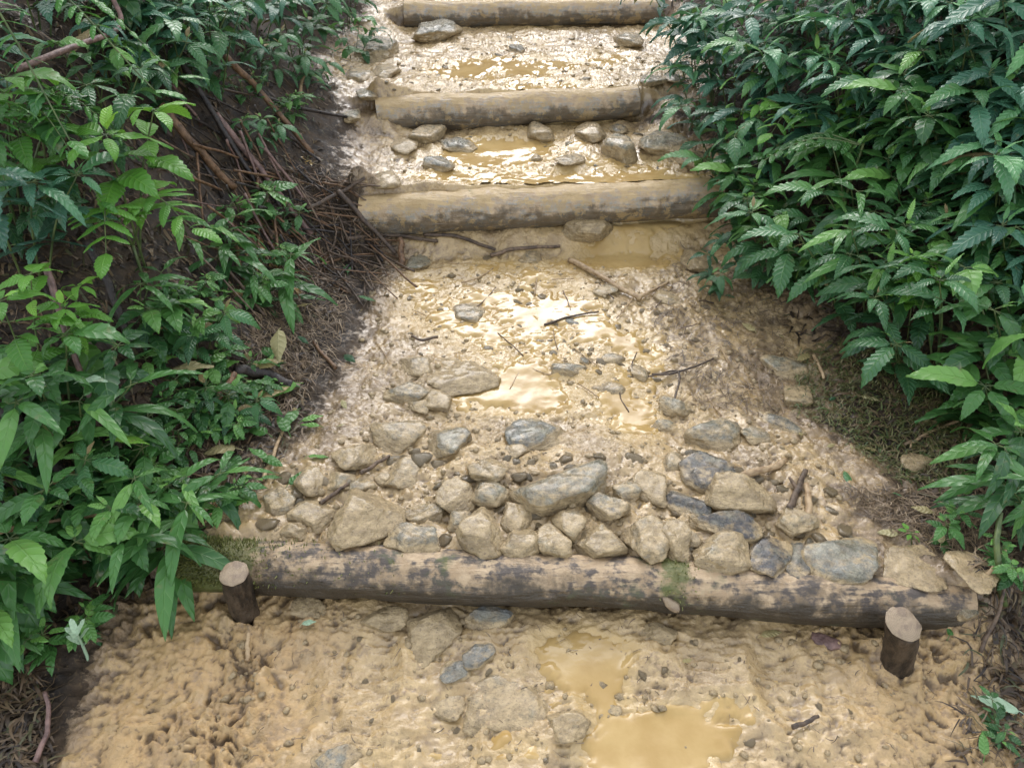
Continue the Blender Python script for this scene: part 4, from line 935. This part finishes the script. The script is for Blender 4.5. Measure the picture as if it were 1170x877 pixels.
def frond(fo, stm, base, tip, sag, n, PL, rg, serr=.0, Wr=.32, tint=.5, shape=(.5, .8), ang=1.15, term=True, r0=.0035, start=.25, prof=None, seg=14):
    base = np.array(base, float); tip = np.array(tip, float); C = curve([base, (base + tip) / 2 + np.array([0, 0, sag]), tip], 40)
    V, F = tube(C, np.linspace(r0, r0 * .35, 40), 6); stm.add(V, F)
    hd = math.atan2(tip[1] - base[1], tip[0] - base[0])
    for k in range(n):
        t = start + (1 - start) * k / n; i = min(39, int(t * 39)); f = (prof(k / n) if prof else (1 - .45 * k / n))
        slope = math.atan2(C[min(i + 1, 39)][2] - C[i - 1][2], np.hypot(*(C[min(i + 1, 39)] - C[i - 1])[:2]))
        for sgn in (1, -1):
            LL = PL * f * rg.uniform(.92, 1.08)
            V, F, A = leaf(LL, LL * Wr, rg.uniform(-.05, .18) + slope * .35, rg.uniform(.25, .7), .12, serr, seg, .03, np.clip(tint + rg.normal(0, .08), 0, 1.1), shape, rg)
            fo.add(place(V, C[i], hd + sgn * ang + rg.normal(0, .06), -sgn * .1), F, A)
    if term:
        V, F, A = leaf(PL * .9, PL * Wr, .0, .5, .1, serr, seg, .03, tint, shape, rg); fo.add(place(V, C[-1], hd), F, A)

# kinds: name -> list of prototype roots (first placement moves the prototype itself, later ones are copies)
PR = {
 'dark':   [bush(10 + k, .36 + .03 * k, .20, .175, M['leaf'], 3, 3, 6, .34) for k in range(4)],
 'blue':   [bush(30 + k, .38 + .03 * k, .22, .200, M['bluish'], 3, 3, 7, .30) for k in range(3)],
 'broad':  [bush(50 + k, .28 + .03 * k, .14, .165, M['ovate'], 3, 3, 5, .42, .10, .12, 'leafy_plant') for k in range(3)],
 'bright': [bush(70 + k, .36 + .03 * k, .12, .175, M['bright'], 2, 3, 5, .42, .12, .08, 'bright_plant', (.5, 1.1)) for k in range(3)],
 'low':    [bush(90 + k, .09 + .02 * k, .08, .095, M['ovate'], 4, 2, 4, .44, .08, .09, 'ground_plant', (.3, .9)) for k in range(4)],
 'lance':  [bush(110 + k, .22 + .03 * k, .14, .20, M['ovate'], 3, 3, 4, .19, .0, .10, 'lance_plant', (.6, 1.3), None, False, (.5, .9)) for k in range(2)],
 'seedling': [bush(130 + k, .05, .02, .05, M['bright'], 1, 1, 4, .45, .06, .02, 'seedling', (.2, .8)) for k in range(2)],
}
def comp(seed, m, npair, PL, Wr, serr, h, reach, tint, name, nfr=1, fan=.5, sag=.10, ang=1.1, prof=None, shape=(.5, .8), seg=14, start=.3):
    rg = np.random.default_rng(seed); fo, stm = Acc(), Acc()
    for k in range(nfr):
        a = (k - (nfr - 1) / 2) * fan
        frond(fo, stm, (0, 0, -.05), (reach * math.cos(a), reach * math.sin(a), h * rg.uniform(.8, 1.1)), sag, npair, PL, rg, serr, Wr, tint, shape, ang, True, .0035, start, prof, seg)
    V, F = tube(curve([(-.03, .01, -.62), (.01, 0, -.3), (0, 0, -.045)], 10), .0045, 6); stm.add(V, F)
    return plant_root(name, fo, stm, m, M['stem'])
PR['pinnate'] = [comp(201, M['bright'], 6, .105, .36, .16, -.20, .28, .80, 'pinnate_plant', 1, .5, .12), comp(202, M['bright'], 5, .115, .40, .14, .05, .26, .45, 'pinnate_plant', 2, .9, .12)]
PR['fern'] = [comp(211, M['fern'], 15, .095, .34, .34, -.24, .38, .65, 'fern', 3, .7, .16, 1.25, lambda f: .55 + .9 * f if f < .3 else 1.1 * (1 - f) ** .8 + .08, (.35, .6), 20, .18),
              comp(212, M['fern'], 17, .066, .32, .10, -.18, .32, .5, 'fern', 4, .6, .12, 1.3, lambda f: .6 + .9 * f if f < .3 else 1.1 * (1 - f) ** .8 + .08, (.3, .5), 10, .2)]
PR['oblong'] = [comp(221, M['fern'], 10, .075, .36, .06, -.16, .30, .35, 'fern', 2, .5, .05, 1.35, lambda f: 1 - .4 * f, (.25, .35), 12, .15)]
USED = set()
CATS = {'dark': 'shrub', 'blue': 'shrub', 'broad': 'leafy plant', 'bright': 'leafy plant', 'low': 'ground plant', 'lance': 'leafy plant', 'seedling': 'seedling', 'pinnate': 'leafy plant', 'fern': 'fern', 'oblong': 'fern'}
TOP = {}
def copy_tree(o):
    c = o.copy(); COL.objects.link(c)
    for ch in list(o.children):
        d = ch.copy(); COL.objects.link(d); d.parent = c
    return c
def put(kind, px, py, h, yaw, label, group=None, scale=1.0, var=None, crown=True, tilt=0.0, matover=None):
    """crown=True: the pixel is where the crown sits, h above the ground; else the pixel is the foot"""
    k = random.randrange(len(PR[kind])) if var is None else var; o = PR[kind][k]
    fol = [c for c in o.children if c.name.startswith('foliage')][0]; bb = [v.co for v in list(fol.data.vertices)[::60]]
    cx = sum(v.x for v in bb) / len(bb); cy = sum(v.y for v in bb) / len(bb); cz = sum(v.z for v in bb) / len(bb)
    if (kind, k) in USED: o = copy_tree(PR[kind][k])
    else: USED.add((kind, k))
    p = ground(px, py, h); Rm = Matrix.Rotation(yaw, 3, 'Z')
    if crown:
        c = Rm @ Vector((cx, cy, 0)) * scale; b_ = Vector(p) - c; z = p[2] - cz * scale
        gz = H(b_.x, b_.y); z = min(z, gz + (.55 if kind in ('fern', 'pinnate', 'oblong') else .10))
        o.location = (b_.x, b_.y, z)
    else: o.location = p
    o.rotation_euler = (tilt, 0, yaw); o.scale = (scale,) * 3; tag(o, label, CATS[kind], group); return o
def yaw_to(px, py):                                                      # direction towards the path and the camera
    return math.pi + .55 if px > 600 else -.55
jr = random.uniform
def P_(kind, px, py, h, label, scale=1.0, yaw=None, group=None, var=None, **k):
    return put(kind, px, py, h, (yaw_to(px, py) + jr(-.5, .5)) if yaw is None else yaw, label, group, scale, var, **k)

GR = 'plants on the right bank'; GL = 'plants on the left bank'
HAND = [
 # right bank, described one by one
 ('dark', 1050, 318, .30, 'shrub with shiny quilted leaves hanging over the mossy grass', .95, 2.9),
 ('dark', 960, 310, .26, 'dark shrub whose leaves hang over the sand at the path edge', .95, 3.6),
 ('bright', 1055, 300, .34, 'bright green shoot with drooping young leaves above the mossy grass', .55, 3.4),
 ('dark', 1010, 370, .20, 'low drooping shrub at the upper edge of the mossy grass', .85, 3.3),
 ('broad', 1140, 370, .24, 'broad-leaved plant at the right edge above the flat dark leaf', 1.0, 3.4),
 ('broad', 1135, 470, .12, 'drooping plant with long olive leaves right of the mossy grass', 1.05, 3.1),
 ('oblong', 920, 165, .42, 'fern with rows of oblong leaflets in the right thicket', 1.15, 2.6),
 ('bright', 980, 90, .36, 'yellow-green shoot above the oblong-leaflet fern', .55, 3.3),
 ('pinnate', 880, 130, .30, 'pale pinnate frond left of the oblong-leaflet fern', .95, 3.5),
 ('blue', 800, 45, .30, 'bluish shrub beside the topmost log', .95, 3.3),
 ('blue', 870, 60, .34, 'large bluish shrub above the right end of the second log', 1.0, 3.4),
 ('dark', 835, 215, .22, 'dark shrub hanging over the right end of the third log', .9, 3.4),
 ('dark', 830, 165, .22, 'dark shrub hanging over the whitish broad stone', .85, 3.5),
 ('blue', 1080, 40, .40, 'bluish shrub with long leaves near the upper right corner', 1.05, 3.3),
 ('broad', 1040, 130, .34, 'broad green plant in the middle of the right thicket', 1.0, 3.1),
 ('lance', 960, 215, .28, 'narrow-leaved plant below the oblong-leaflet fern', 1.0, 3.4),
 ('blue', 1130, 175, .36, 'bluish shrub at the right edge of the thicket', 1.0, 3.2),
 ('dark', 860, 290, .12, 'small shrub reaching onto the mud below the third log', .6, 3.9),
 ('dark', 815, 315, .08, 'small dark leaf cluster on the mud right of the forked twig', .5, 3.6),
 ('low', 1150, 640, .06, 'low weed at the right edge behind the rough grey stone', .5, 3.2),
 ('low', 1090, 590, .04, 'small weed in the litter above the rough grey stone', .6, 2.5),
 ('low', 1140, 830, .03, 'low weed in the litter at the lower right corner', .4, 2.9),
 ('lance', 1160, 560, .14, 'narrow-leaved weed at the right edge above the log', .8, 3.1),
 ('seedling', 1040, 612, .03, 'tiny seedling in the mud behind the right end of the log', .55, 2.0),
 # left bank
 ('fern', 28, 28, .62, 'pale green fern fronds in the upper left corner', 1.5, -.45),
 ('fern', 55, 150, .40, 'dark lacy fern in the left thicket under the reddish branch', .8, -.6),
 ('bright', 25, 95, .48, 'bright leafy shoot below the fern at the left edge', .8, -.3),
 ('broad', 20, 130, .40, 'plant with dark serrated leaves at the left edge under the bright shoot', 1.0, -.2),
 ('dark', 110, 120, .30, 'dark shrub with folded fan of leaves under the reddish branch', .9, -.8),
 ('bright', 150, 170, .42, 'bright plant with large pointed leaves over the dark hollow', .95, -.2),
 ('pinnate', 155, 250, .42, 'bright pinnate frond hanging down over the dark hollow', 1.0, -.9),
 ('blue', 40, 225, .34, 'shiny bluish-leaved shrub at the left edge beside the pinnate frond', .9, -.3),
 ('dark', 180, 80, .26, 'dark shrub behind the two slanting stems', .85, -.5),
 ('dark', 225, 45, .30, 'dark shrub at the top left under the leaning stems', .95, -.6),
 ('blue', 240, 25, .34, 'bluish shrub hanging above the brown dead stem', .85, -.7),
 ('dark', 300, 55, .20, 'small drooping shrub between the brown dead stem and the path', .6, -.9),
 ('dark', 350, 25, .24, 'leafy shrub at the top left near the topmost log', .8, -.7),
 ('broad', 410, 35, .14, 'low leafy plant beside the light stone at the second tread', .7, -.9),
 ('low', 340, 115, .08, 'small star of leaves at the end of the thin dark twig', .75, -.4),
 ('low', 290, 235, .08, 'low green weed among the dead stems above the brush heap', 1.15, -.4),
 ('low', 322, 250, .06, 'yellow-green weed at the left of the brush heap', .9, -.8),
 ('bright', 30, 355, .36, 'bright serrated plant at the left edge above the thick black branch', .75, -.2),
 ('bright', 82, 352, .30, 'bright drooping leaves in front of the long reddish stem', .5, .2),
 ('broad', 85, 420, .28, 'leafy plant with one pale raised leaf in the left thicket', .9, -.3),
 ('lance', 90, 480, .22, 'plant with long hanging blades beside the thick black branch', 1.0, -.6),
 ('lance', 175, 340, .12, 'plant with long narrow leaves in the middle of the left slope', .75, .3),
 ('broad', 190, 360, .10, 'upright green plant left of the wilted pale leaf', .75, .0),
 ('broad', 245, 365, .06, 'low leafy plant beside the hanging dead leaf', .5, -.3),
 ('dark', 270, 470, .05, 'dark serrated leaves beside the split brown stick', .5, -1.2),
 ('low', 225, 470, .05, 'holed green leaves left of the split brown stick', 1.2, -.7),
 ('low', 300, 445, .04, 'small bright sprout under the black wet log stub', .6, -.9),
 ('broad', 98, 605, .14, 'pale broad-leaved plant hanging over the ochre clods', .9, -.9),
 ('lance', 195, 622, .10, 'plant with dark blades hanging beside the mossy log end', .95, -1.1),
 ('broad', 165, 580, .10, 'leafy plant with a pale raised leaf above the mossy log end', .6, -.6),
 ('broad', 22, 625, .18, 'big leafy plant at the left edge below the long tan stick', 1.0, -.5),
 ('broad', -8, 700, .12, 'low leafy plant at the left edge beside the clods', .8, -.5),
 ('low', 75, 720, .05, 'small round-leaved weed beside the pale sprig', .7, -.9),
 ('low', 270, 565, .03, 'flat green leaves at the left edge of the stone rubble', .7, -.5),
 ('low', 120, 540, .10, 'bushy low plant under the blades on the left slope', 1.3, -.5),
]
for a in HAND:
    P_(a[0], a[1], a[2], a[3], a[4], a[5], a[6], GR if a[1] > 600 else GL)
# fillers: nothing in the photo tells these apart within their thicket
FILL = [
 ([(230, 70), (330, 60), (385, 100), (370, 150), (280, 150)], 6, 34, ['low', 'dark', 'low'], (.03, .10), 'small leafy plant among the slanting dead stems on the left bank', 'plants among the dead stems', (.5, .85)),
 ([(190, 240), (300, 250), (330, 320), (310, 370), (210, 330)], 8, 30, ['low', 'low', 'lance'], (.02, .06), 'small weed on the brown slope below the brush heap', 'weeds on the brown slope', (.6, 1.0)),
 ([(745, 0), (1200, -60), (1230, 130), (1010, 140), (880, 130), (800, 120), (770, 60)], 38, 36, ['blue', 'blue', 'dark'], (.16, .32), 'glossy bluish-green shrub in the dense thicket beside the upper steps', 'shrubs of the upper right thicket', (.8, 1.1)),
 ([(810, 120), (1010, 140), (1230, 130), (1230, 320), (1080, 320), (880, 300), (820, 220)], 24, 44, ['dark', 'broad', 'dark', 'lance', 'blue', 'broad'], (.10, .26), 'dark green shrub in the dense thicket right of the third log', 'shrubs of the middle right thicket', (.75, 1.05)),
 ([(880, 270), (1080, 300), (1230, 300), (1230, 370), (1080, 350), (950, 330)], 8, 46, ['dark', 'broad'], (.08, .18), 'dark green shrub in the lower edge of the right thicket', 'shrubs of the lower right thicket', (.7, .95)),
 ([(1120, 430), (1230, 430), (1230, 620), (1150, 600)], 4, 44, ['broad', 'low', 'lance'], (.03, .10), 'shaded plant in the dark corner right of the mossy grass', 'plants of the dark right corner', (.7, 1.0)),
 ([(-60, -60), (420, -50), (400, 10), (330, 30), (240, 20), (130, 70), (-60, 80)], 36, 30, ['dark', 'blue', 'dark', 'broad'], (.12, .30), 'dark shaded shrub at the top of the left bank', 'shrubs at the top of the left bank', (.6, .85)),
 ([(-60, 110), (120, 100), (130, 200), (90, 320), (-60, 320)], 7, 55, ['dark', 'broad', 'lance', 'dark'], (.06, .14), 'shaded shrub in the dark hollow on the left', 'shrubs in the dark hollow', (.7, .95)),
 ([(-60, 330), (120, 330), (230, 370), (220, 400), (150, 430), (90, 560), (-60, 560)], 10, 52, ['broad', 'low', 'lance', 'dark'], (.04, .15), 'green leafy plant in the tangle on the lower left slope', 'plants of the lower left slope', (.65, 1.0)),
 ([(-60, 560), (210, 540), (205, 600), (150, 620), (60, 640), (0, 690), (-60, 720)], 10, 46, ['broad', 'low', 'lance', 'low'], (.04, .14), 'leafy plant in the clump left of the front log', 'plants left of the front log', (.7, 1.0)),
 ([(170, 400), (280, 390), (290, 460), (230, 520), (160, 540)], 12, 32, ['low', 'low', 'low'], (.02, .04), 'low leaves lying on the slope left of the landing', 'low plants left of the landing', (.6, 1.0)),
]
HERO = [(a[1], a[2], 80 if a[1] < 600 else 34) for a in HAND if a[0] in ('bright', 'fern', 'pinnate', 'oblong')]
for poly, n, sp, kinds, (h0, h1), label, group, (s0, s1) in FILL:
    for x, y in scatter(poly, n, sp):
        if any((x - a) ** 2 + (y - b) ** 2 < q * q for a, b, q in HERO): continue
        P_(random.choice(kinds), x, y, jr(h0, h1), label, jr(s0, s1), None, group)
for kind, L in PR.items():
    for k, o in enumerate(L):
        if (kind, k) not in USED:
            for ch in list(o.children): bpy.data.objects.remove(ch)
            bpy.data.objects.remove(o)

# single fallen or hanging leaves
def lone(px, py, h, Lpx, yaw, th0, droop, m, label, tint=.5, Wr=.42, roll=0.0, name='fallen_leaf', cat='leaf', group=None, serr=.08):
    g = ground(px, py, h); L = Lpx * depth_of(g) / FPX; rg = np.random.default_rng(int(px * 7 + py)); a = Acc()
    V, F, A = leaf(L, L * Wr, th0, droop, rg.uniform(.0, .2), serr, 18, .06, tint, (.62, 1.0), rg); a.add(place(V, np.zeros(3), yaw, roll), F, A)
    V, F = tube(curve([(0, 0, 0), place(np.array([[-.22 * L, 0, -.01]]), np.zeros(3), yaw)[0]], 4), L * .012, 5); a.add(V, F, np.column_stack([np.zeros(len(V)), np.zeros(len(V)), np.full(len(V), tint)]))
    o = a.obj(name, m); o.location = g; tag(o, label, cat, group); return o
lone(318, 376, .10, 40, -1.6, -.5, .4, M['wilted'], 'pale yellow dead leaf hanging at the edge of the left slope', .8, .5, .2)
lone(196, 422, .05, 46, .3, .1, .4, M['wilted'], 'wilted tan leaf in the tangle on the left slope', .4, .45)
lone(235, 412, .06, 48, -2.2, -.1, .4, M['ovate'], 'grey-green pointed leaf under the wilted tan leaf', .6, .42)
lone(1165, 812, .02, 50, 2.7, .1, .3, M['pale'], 'pale green fallen leaf at the right edge below the log', .2, .36)
lone(1095, 440, .03, 58, 2.9, .05, .3, M['leaf'], 'flat dark green leaf right of the mossy grass', .4, .55)
lone(128, 500, .14, 44, -.1, .1, .5, M['bright'], 'bright pointed leaf lying over the hanging blades', .9, .30)
lone(90, 435, .26, 36, -.1, .3, .5, M['pale'], 'whitish raised leaf in the left thicket', .1, .42)
lone(985, 330, .05, 44, 2.8, .1, .3, M['wilted'], 'tan dead leaf under the shrub at the top of the mossy grass', .3, .22)
lone(345, 480, .015, 24, .4, .1, .2, M['ovate'], 'muddy green leaf on the left edge of the landing', .8, .45)
lone(330, 552, .015, 30, .9, .1, .2, M['ovate'], 'torn green leaf beside the three-cornered stone', .3, .45)
lone(300, 520, .02, 34, -.6, .1, .2, M['ovate'], 'flat green leaf beside the thin tan stem', .5, .4)
lone(780, 755, .01, 0.1 + 12, .2, .1, .2, M['wilted'], 'tiny tan leaf scrap in the lower mud', .3, .5)
lone(870, 725, .01, 26, .2, .1, .3, M['wilted'], 'brown leaf scrap below the right half of the front log', .2, .4)
lone(345, 712, .015, 16, .2, .1, .2, M['pale'], 'tiny grey-green leaf on the clods below the log', .2, .5)
lone(1085, 725, .02, 26, .9, .1, .3, M['ovate'], 'green leaf scrap beside the right-hand stake', .5, .4)
lone(1125, 862, .02, 30, 1.2, .2, .3, M['ovate'], 'green leaf at the very bottom right', .9, .4)
lone(1075, 620, .02, 26, 1.2, .2, .3, M['wilted'], 'tan curled leaf in the litter above the log', .5, .4)
for k, (x, y) in enumerate(scatter([(190, 420), (330, 400), (350, 470), (280, 570), (240, 560)], 22, 20)):
    lone(x, y, random.uniform(.015, .05), random.uniform(22, 42), jr(0, 6.28), jr(-.1, .3), jr(.2, .8), M[random.choice(['ovate', 'ovate', 'leaf', 'wilted'])], 'loose fallen leaf in the trodden tangle left of the landing', jr(.1, .9), jr(.36, .5), jr(-.5, .5), group='loose leaves left of the landing')
for k, (x, y) in enumerate(scatter([(300, 330), (420, 290), (440, 470), (330, 560)], 12, 22) + scatter([(840, 330), (960, 420), (1100, 580), (1060, 640), (960, 560), (860, 440)], 16, 26)):
    lone(x, y, .012, random.uniform(10, 24), jr(0, 6.28), jr(-.1, .2), jr(.1, .6), M[random.choice(['wilted', 'wilted', 'ovate', 'leaf'])], 'small trodden leaf scrap in the mud at the path margin', jr(.0, .9), jr(.3, .5), jr(-.3, .3), name='leaf_scrap', group='leaf scraps at the path margins')
# pale sprig standing in the clods
def sprig():
    g = ground(100, 752); root = empty('pale_sprig', g); tag(root, 'pale whitish-green branching sprig standing in the ochre clods', 'sprig'); fo, stm = Acc(), Acc(); rg = np.random.default_rng(4)
    C = curve([(0, 0, -.02), (.004, 0, .05), (.012, -.01, .10)], 12); V, F = tube(C, np.linspace(.004, .0025, 12), 6); stm.add(V, F)
    for i, yw in ((5, .2), (6, 3.2), (8, .4), (9, 2.9), (11, .9), (11, 2.2)):
        V, F, A = leaf(.038, .014, .9, .2, .3, .0, 8, .05, .5, (.3, .4), rg); fo.add(place(V, C[i], yw), F, A)
    stm.obj('stem', M['pale'], root); fo.obj('foliage', M['pale'], root)
sprig()

# ------------------------------------------------------------------ ground cover that nobody could count
def stuff_strips(name, polys, n, L, W, m, seed, rise=0.0, bend=.8, lift=.004, hmax=0.0):
    rg = np.random.default_rng(seed); pts = []; areas = []
    for P in polys:
        xs = [p[0] for p in P]; ys = [p[1] for p in P]; c = 0
        while c < n // len(polys):
            x = rg.uniform(min(xs), max(xs)); y = rg.uniform(min(ys), max(ys))
            if inpoly(x, y, P): pts.append((x, y)); c += 1
    pts = np.array(pts); D = FWD[None] + RIGHT[None] * ((pts[:, :1] - 585) / FPX) - UP[None] * ((pts[:, 1:] - 438.5) / FPX)
    t = np.full(len(pts), .8); live = np.ones(len(pts), bool)
    while live.any() and t.max() < 9:
        p = CAM + D * t[:, None]; live &= p[:, 2] > HV(p[:, 0], p[:, 1]); t = np.where(live, t + .012, t)
    p = CAM + D * t[:, None]; p[:, 2] = HV(p[:, 0], p[:, 1]) + lift; g = p
    g = np.array(g); g[:, 2] += rg.random(len(g)) * hmax
    V, F, A = strips(g, rg.uniform(0, 6.28, len(g)), rg.uniform(L[0], L[1], len(g)), rg.uniform(W[0], W[1], len(g)), rg.random(len(g)), rg.uniform(0, rise, len(g)) if rise else 0.0, 4, bend, seed, True, lift)
    a = Acc(); a.add(V, F, A); o = a.obj(name, m); o['kind'] = 'stuff'; return o
left_bank = [(-20, -20), (430, -20), (400, 90), (360, 160), (420, 270), (440, 320), (380, 360), (350, 420), (330, 500), (270, 560), (220, 650), (-20, 780)]
right_bank = [(750, -20), (1190, -20), (1190, 890), (1165, 890), (1120, 700), (1120, 600), (1000, 520), (930, 420), (860, 310), (800, 230), (790, 120)]
stuff_strips('leaf_litter', [left_bank, right_bank], 11000, (.015, .06), (.003, .012), M['litter'], 5, .35, 1.2)
stuff_strips('root_fibres', [[(280, 190), (400, 190), (450, 280), (440, 330), (390, 390), (340, 470), (290, 500), (250, 330)], [(300, 280), (400, 290), (390, 400), (330, 480), (290, 400)], [(780, 280), (900, 330), (900, 480), (800, 470), (740, 360)], [(960, 560), (1120, 560), (1150, 660), (1000, 600)]], 5600, (.02, .09), (.0012, .0032), M['fibre'], 6, .3, 1.8)
stuff_strips('mossy_grass', [[(910, 410), (960, 390), (1090, 420), (1120, 500), (1100, 570), (1020, 550), (960, 500), (905, 470)]], 4200, (.012, .042), (.0016, .0048), M['grass'], 7, 1.2, 1.5)
stuff_strips('path_debris', [[(420, 290), (780, 290), (900, 420), (900, 500), (420, 480)], [(420, 45), (770, 45), (790, 100), (400, 110)], [(440, 150), (800, 150), (800, 195), (420, 200)], [(300, 690), (1080, 720), (1100, 870), (250, 870)]], 900, (.008, .035), (.001, .0026), M['fibre'], 8, .0, 1.5)
stuff_strips('dark_litter', [[(-20, 740), (50, 770), (60, 890), (-20, 890)], [(170, 430), (330, 400), (360, 480), (290, 570), (230, 570)]], 1500, (.015, .07), (.0015, .008), M['litter'], 10, .5, 1.2)
stuff_strips('right_litter', [[(1060, 560), (1180, 540), (1180, 880), (1090, 880), (1100, 760), (1120, 680)]], 420, (.015, .07), (.0015, .006), M['litter'], 9, .5, 1.2)

def gravel():
    D, T = ico(1); n = 2000; rg = np.random.default_rng(17); pts = []
    zones = [([(420, 290), (780, 300), (900, 400), (940, 520), (1000, 620), (300, 620), (330, 540), (400, 440)], .62), ([(480, 42), (735, 42), (780, 95), (420, 105), (400, 80)], .09), ([(430, 145), (790, 145), (805, 195), (430, 200)], .04), ([(300, 700), (1050, 730), (1080, 870), (200, 870)], .12)]
    for P, f in zones:
        xs = [p[0] for p in P]; ys = [p[1] for p in P]; c = 0
        while c < n * f:
            x, y = rg.uniform(min(xs), max(xs)), rg.uniform(min(ys), max(ys))
            if inpoly(x, y, P): pts.append((x, y)); c += 1
    pts = np.array(pts); n = len(pts); Dr = FWD[None] + RIGHT[None] * ((pts[:, :1] - 585) / FPX) - UP[None] * ((pts[:, 1:] - 438.5) / FPX)
    t = np.full(n, .8); live = np.ones(n, bool)
    while live.any() and t.max() < 9:
        p = CAM + Dr * t[:, None]; live &= p[:, 2] > HV(p[:, 0], p[:, 1]); t = np.where(live, t + .012, t)
    p = CAM + Dr * t[:, None]; p[:, 2] = HV(p[:, 0], p[:, 1])
    r = .004 + .011 * rg.random(n) ** 2.5; a = rg.uniform(0, 6.28, n); nv = len(D)
    W = D[None] * (1 + rg.uniform(-.28, .28, (n, nv, 1))) * np.stack([r, r * rg.uniform(.6, 1, n), r * rg.uniform(.4, .8, n)], -1)[:, None]
    ca, sa = np.cos(a)[:, None], np.sin(a)[:, None]
    W = np.stack([W[..., 0] * ca - W[..., 1] * sa, W[..., 0] * sa + W[..., 1] * ca, W[..., 2]], -1) + p[:, None]
    Tt = (T[None] + (np.arange(n) * nv)[:, None, None]).reshape(-1, 3)
    o = build('gravel', W.reshape(-1, 3), np.zeros((0, 4)), M['stone'], None, None, {'hgt': ('FLOAT', np.full(n * nv, .7))}, True, Tt); o['kind'] = 'stuff'; o.color = (.85, .3, .0, 1)
gravel()

# ------------------------------------------------------------------ light, sky, camera
SUN_EL, SUN_AZ = R(36), R(-4)                                             # ahead of the camera, above the path
sd = Vector((math.sin(SUN_AZ) * math.cos(SUN_EL), math.cos(SUN_AZ) * math.cos(SUN_EL), math.sin(SUN_EL)))
sun = bpy.data.lights.new('sun', 'SUN'); sun.energy = .52; sun.angle = R(44); sun.color = (.97, .985, 1.0)
so = bpy.data.objects.new('sun', sun); COL.objects.link(so); so.rotation_euler = (-sd).to_track_quat('-Z', 'Y').to_euler(); so.location = (0, 6, 6)
w = bpy.data.worlds.new('World'); scene.world = w; w.use_nodes = True; nt = w.node_tree; nt.nodes.clear()
sky = nt.nodes.new('ShaderNodeTexSky'); sky.sky_type = 'NISHITA'; sky.sun_disc = False; sky.sun_elevation = SUN_EL; sky.sun_rotation = SUN_AZ; sky.dust_density = 1.6; sky.air_density = 1.0
hs = nd(nt, 'ShaderNodeHueSaturation', None, Saturation=.32, Value=3.75, Color=sky.outputs[0])
bg = nd(nt, 'ShaderNodeBackground', None, Color=hs.outputs[0], Strength=.15)
wo = nt.nodes.new('ShaderNodeOutputWorld'); nt.links.new(bg.outputs[0], wo.inputs[0])
cam = bpy.data.cameras.new('camera'); cam.sensor_fit = 'HORIZONTAL'; cam.sensor_width = 36; cam.lens = FPX / 1170 * 36; cam.clip_start = .05; cam.clip_end = 300
co = bpy.data.objects.new('camera', cam); COL.objects.link(co); co.location = CAM; co.rotation_euler = (math.pi / 2 - PITCH, 0, 0); scene.camera = co
scene.view_settings.view_transform = 'Standard'; scene.view_settings.look = 'None'; scene.view_settings.exposure = 0; scene.view_settings.gamma = 1
scene.cycles.max_bounces = 6; scene.cycles.use_denoising = True
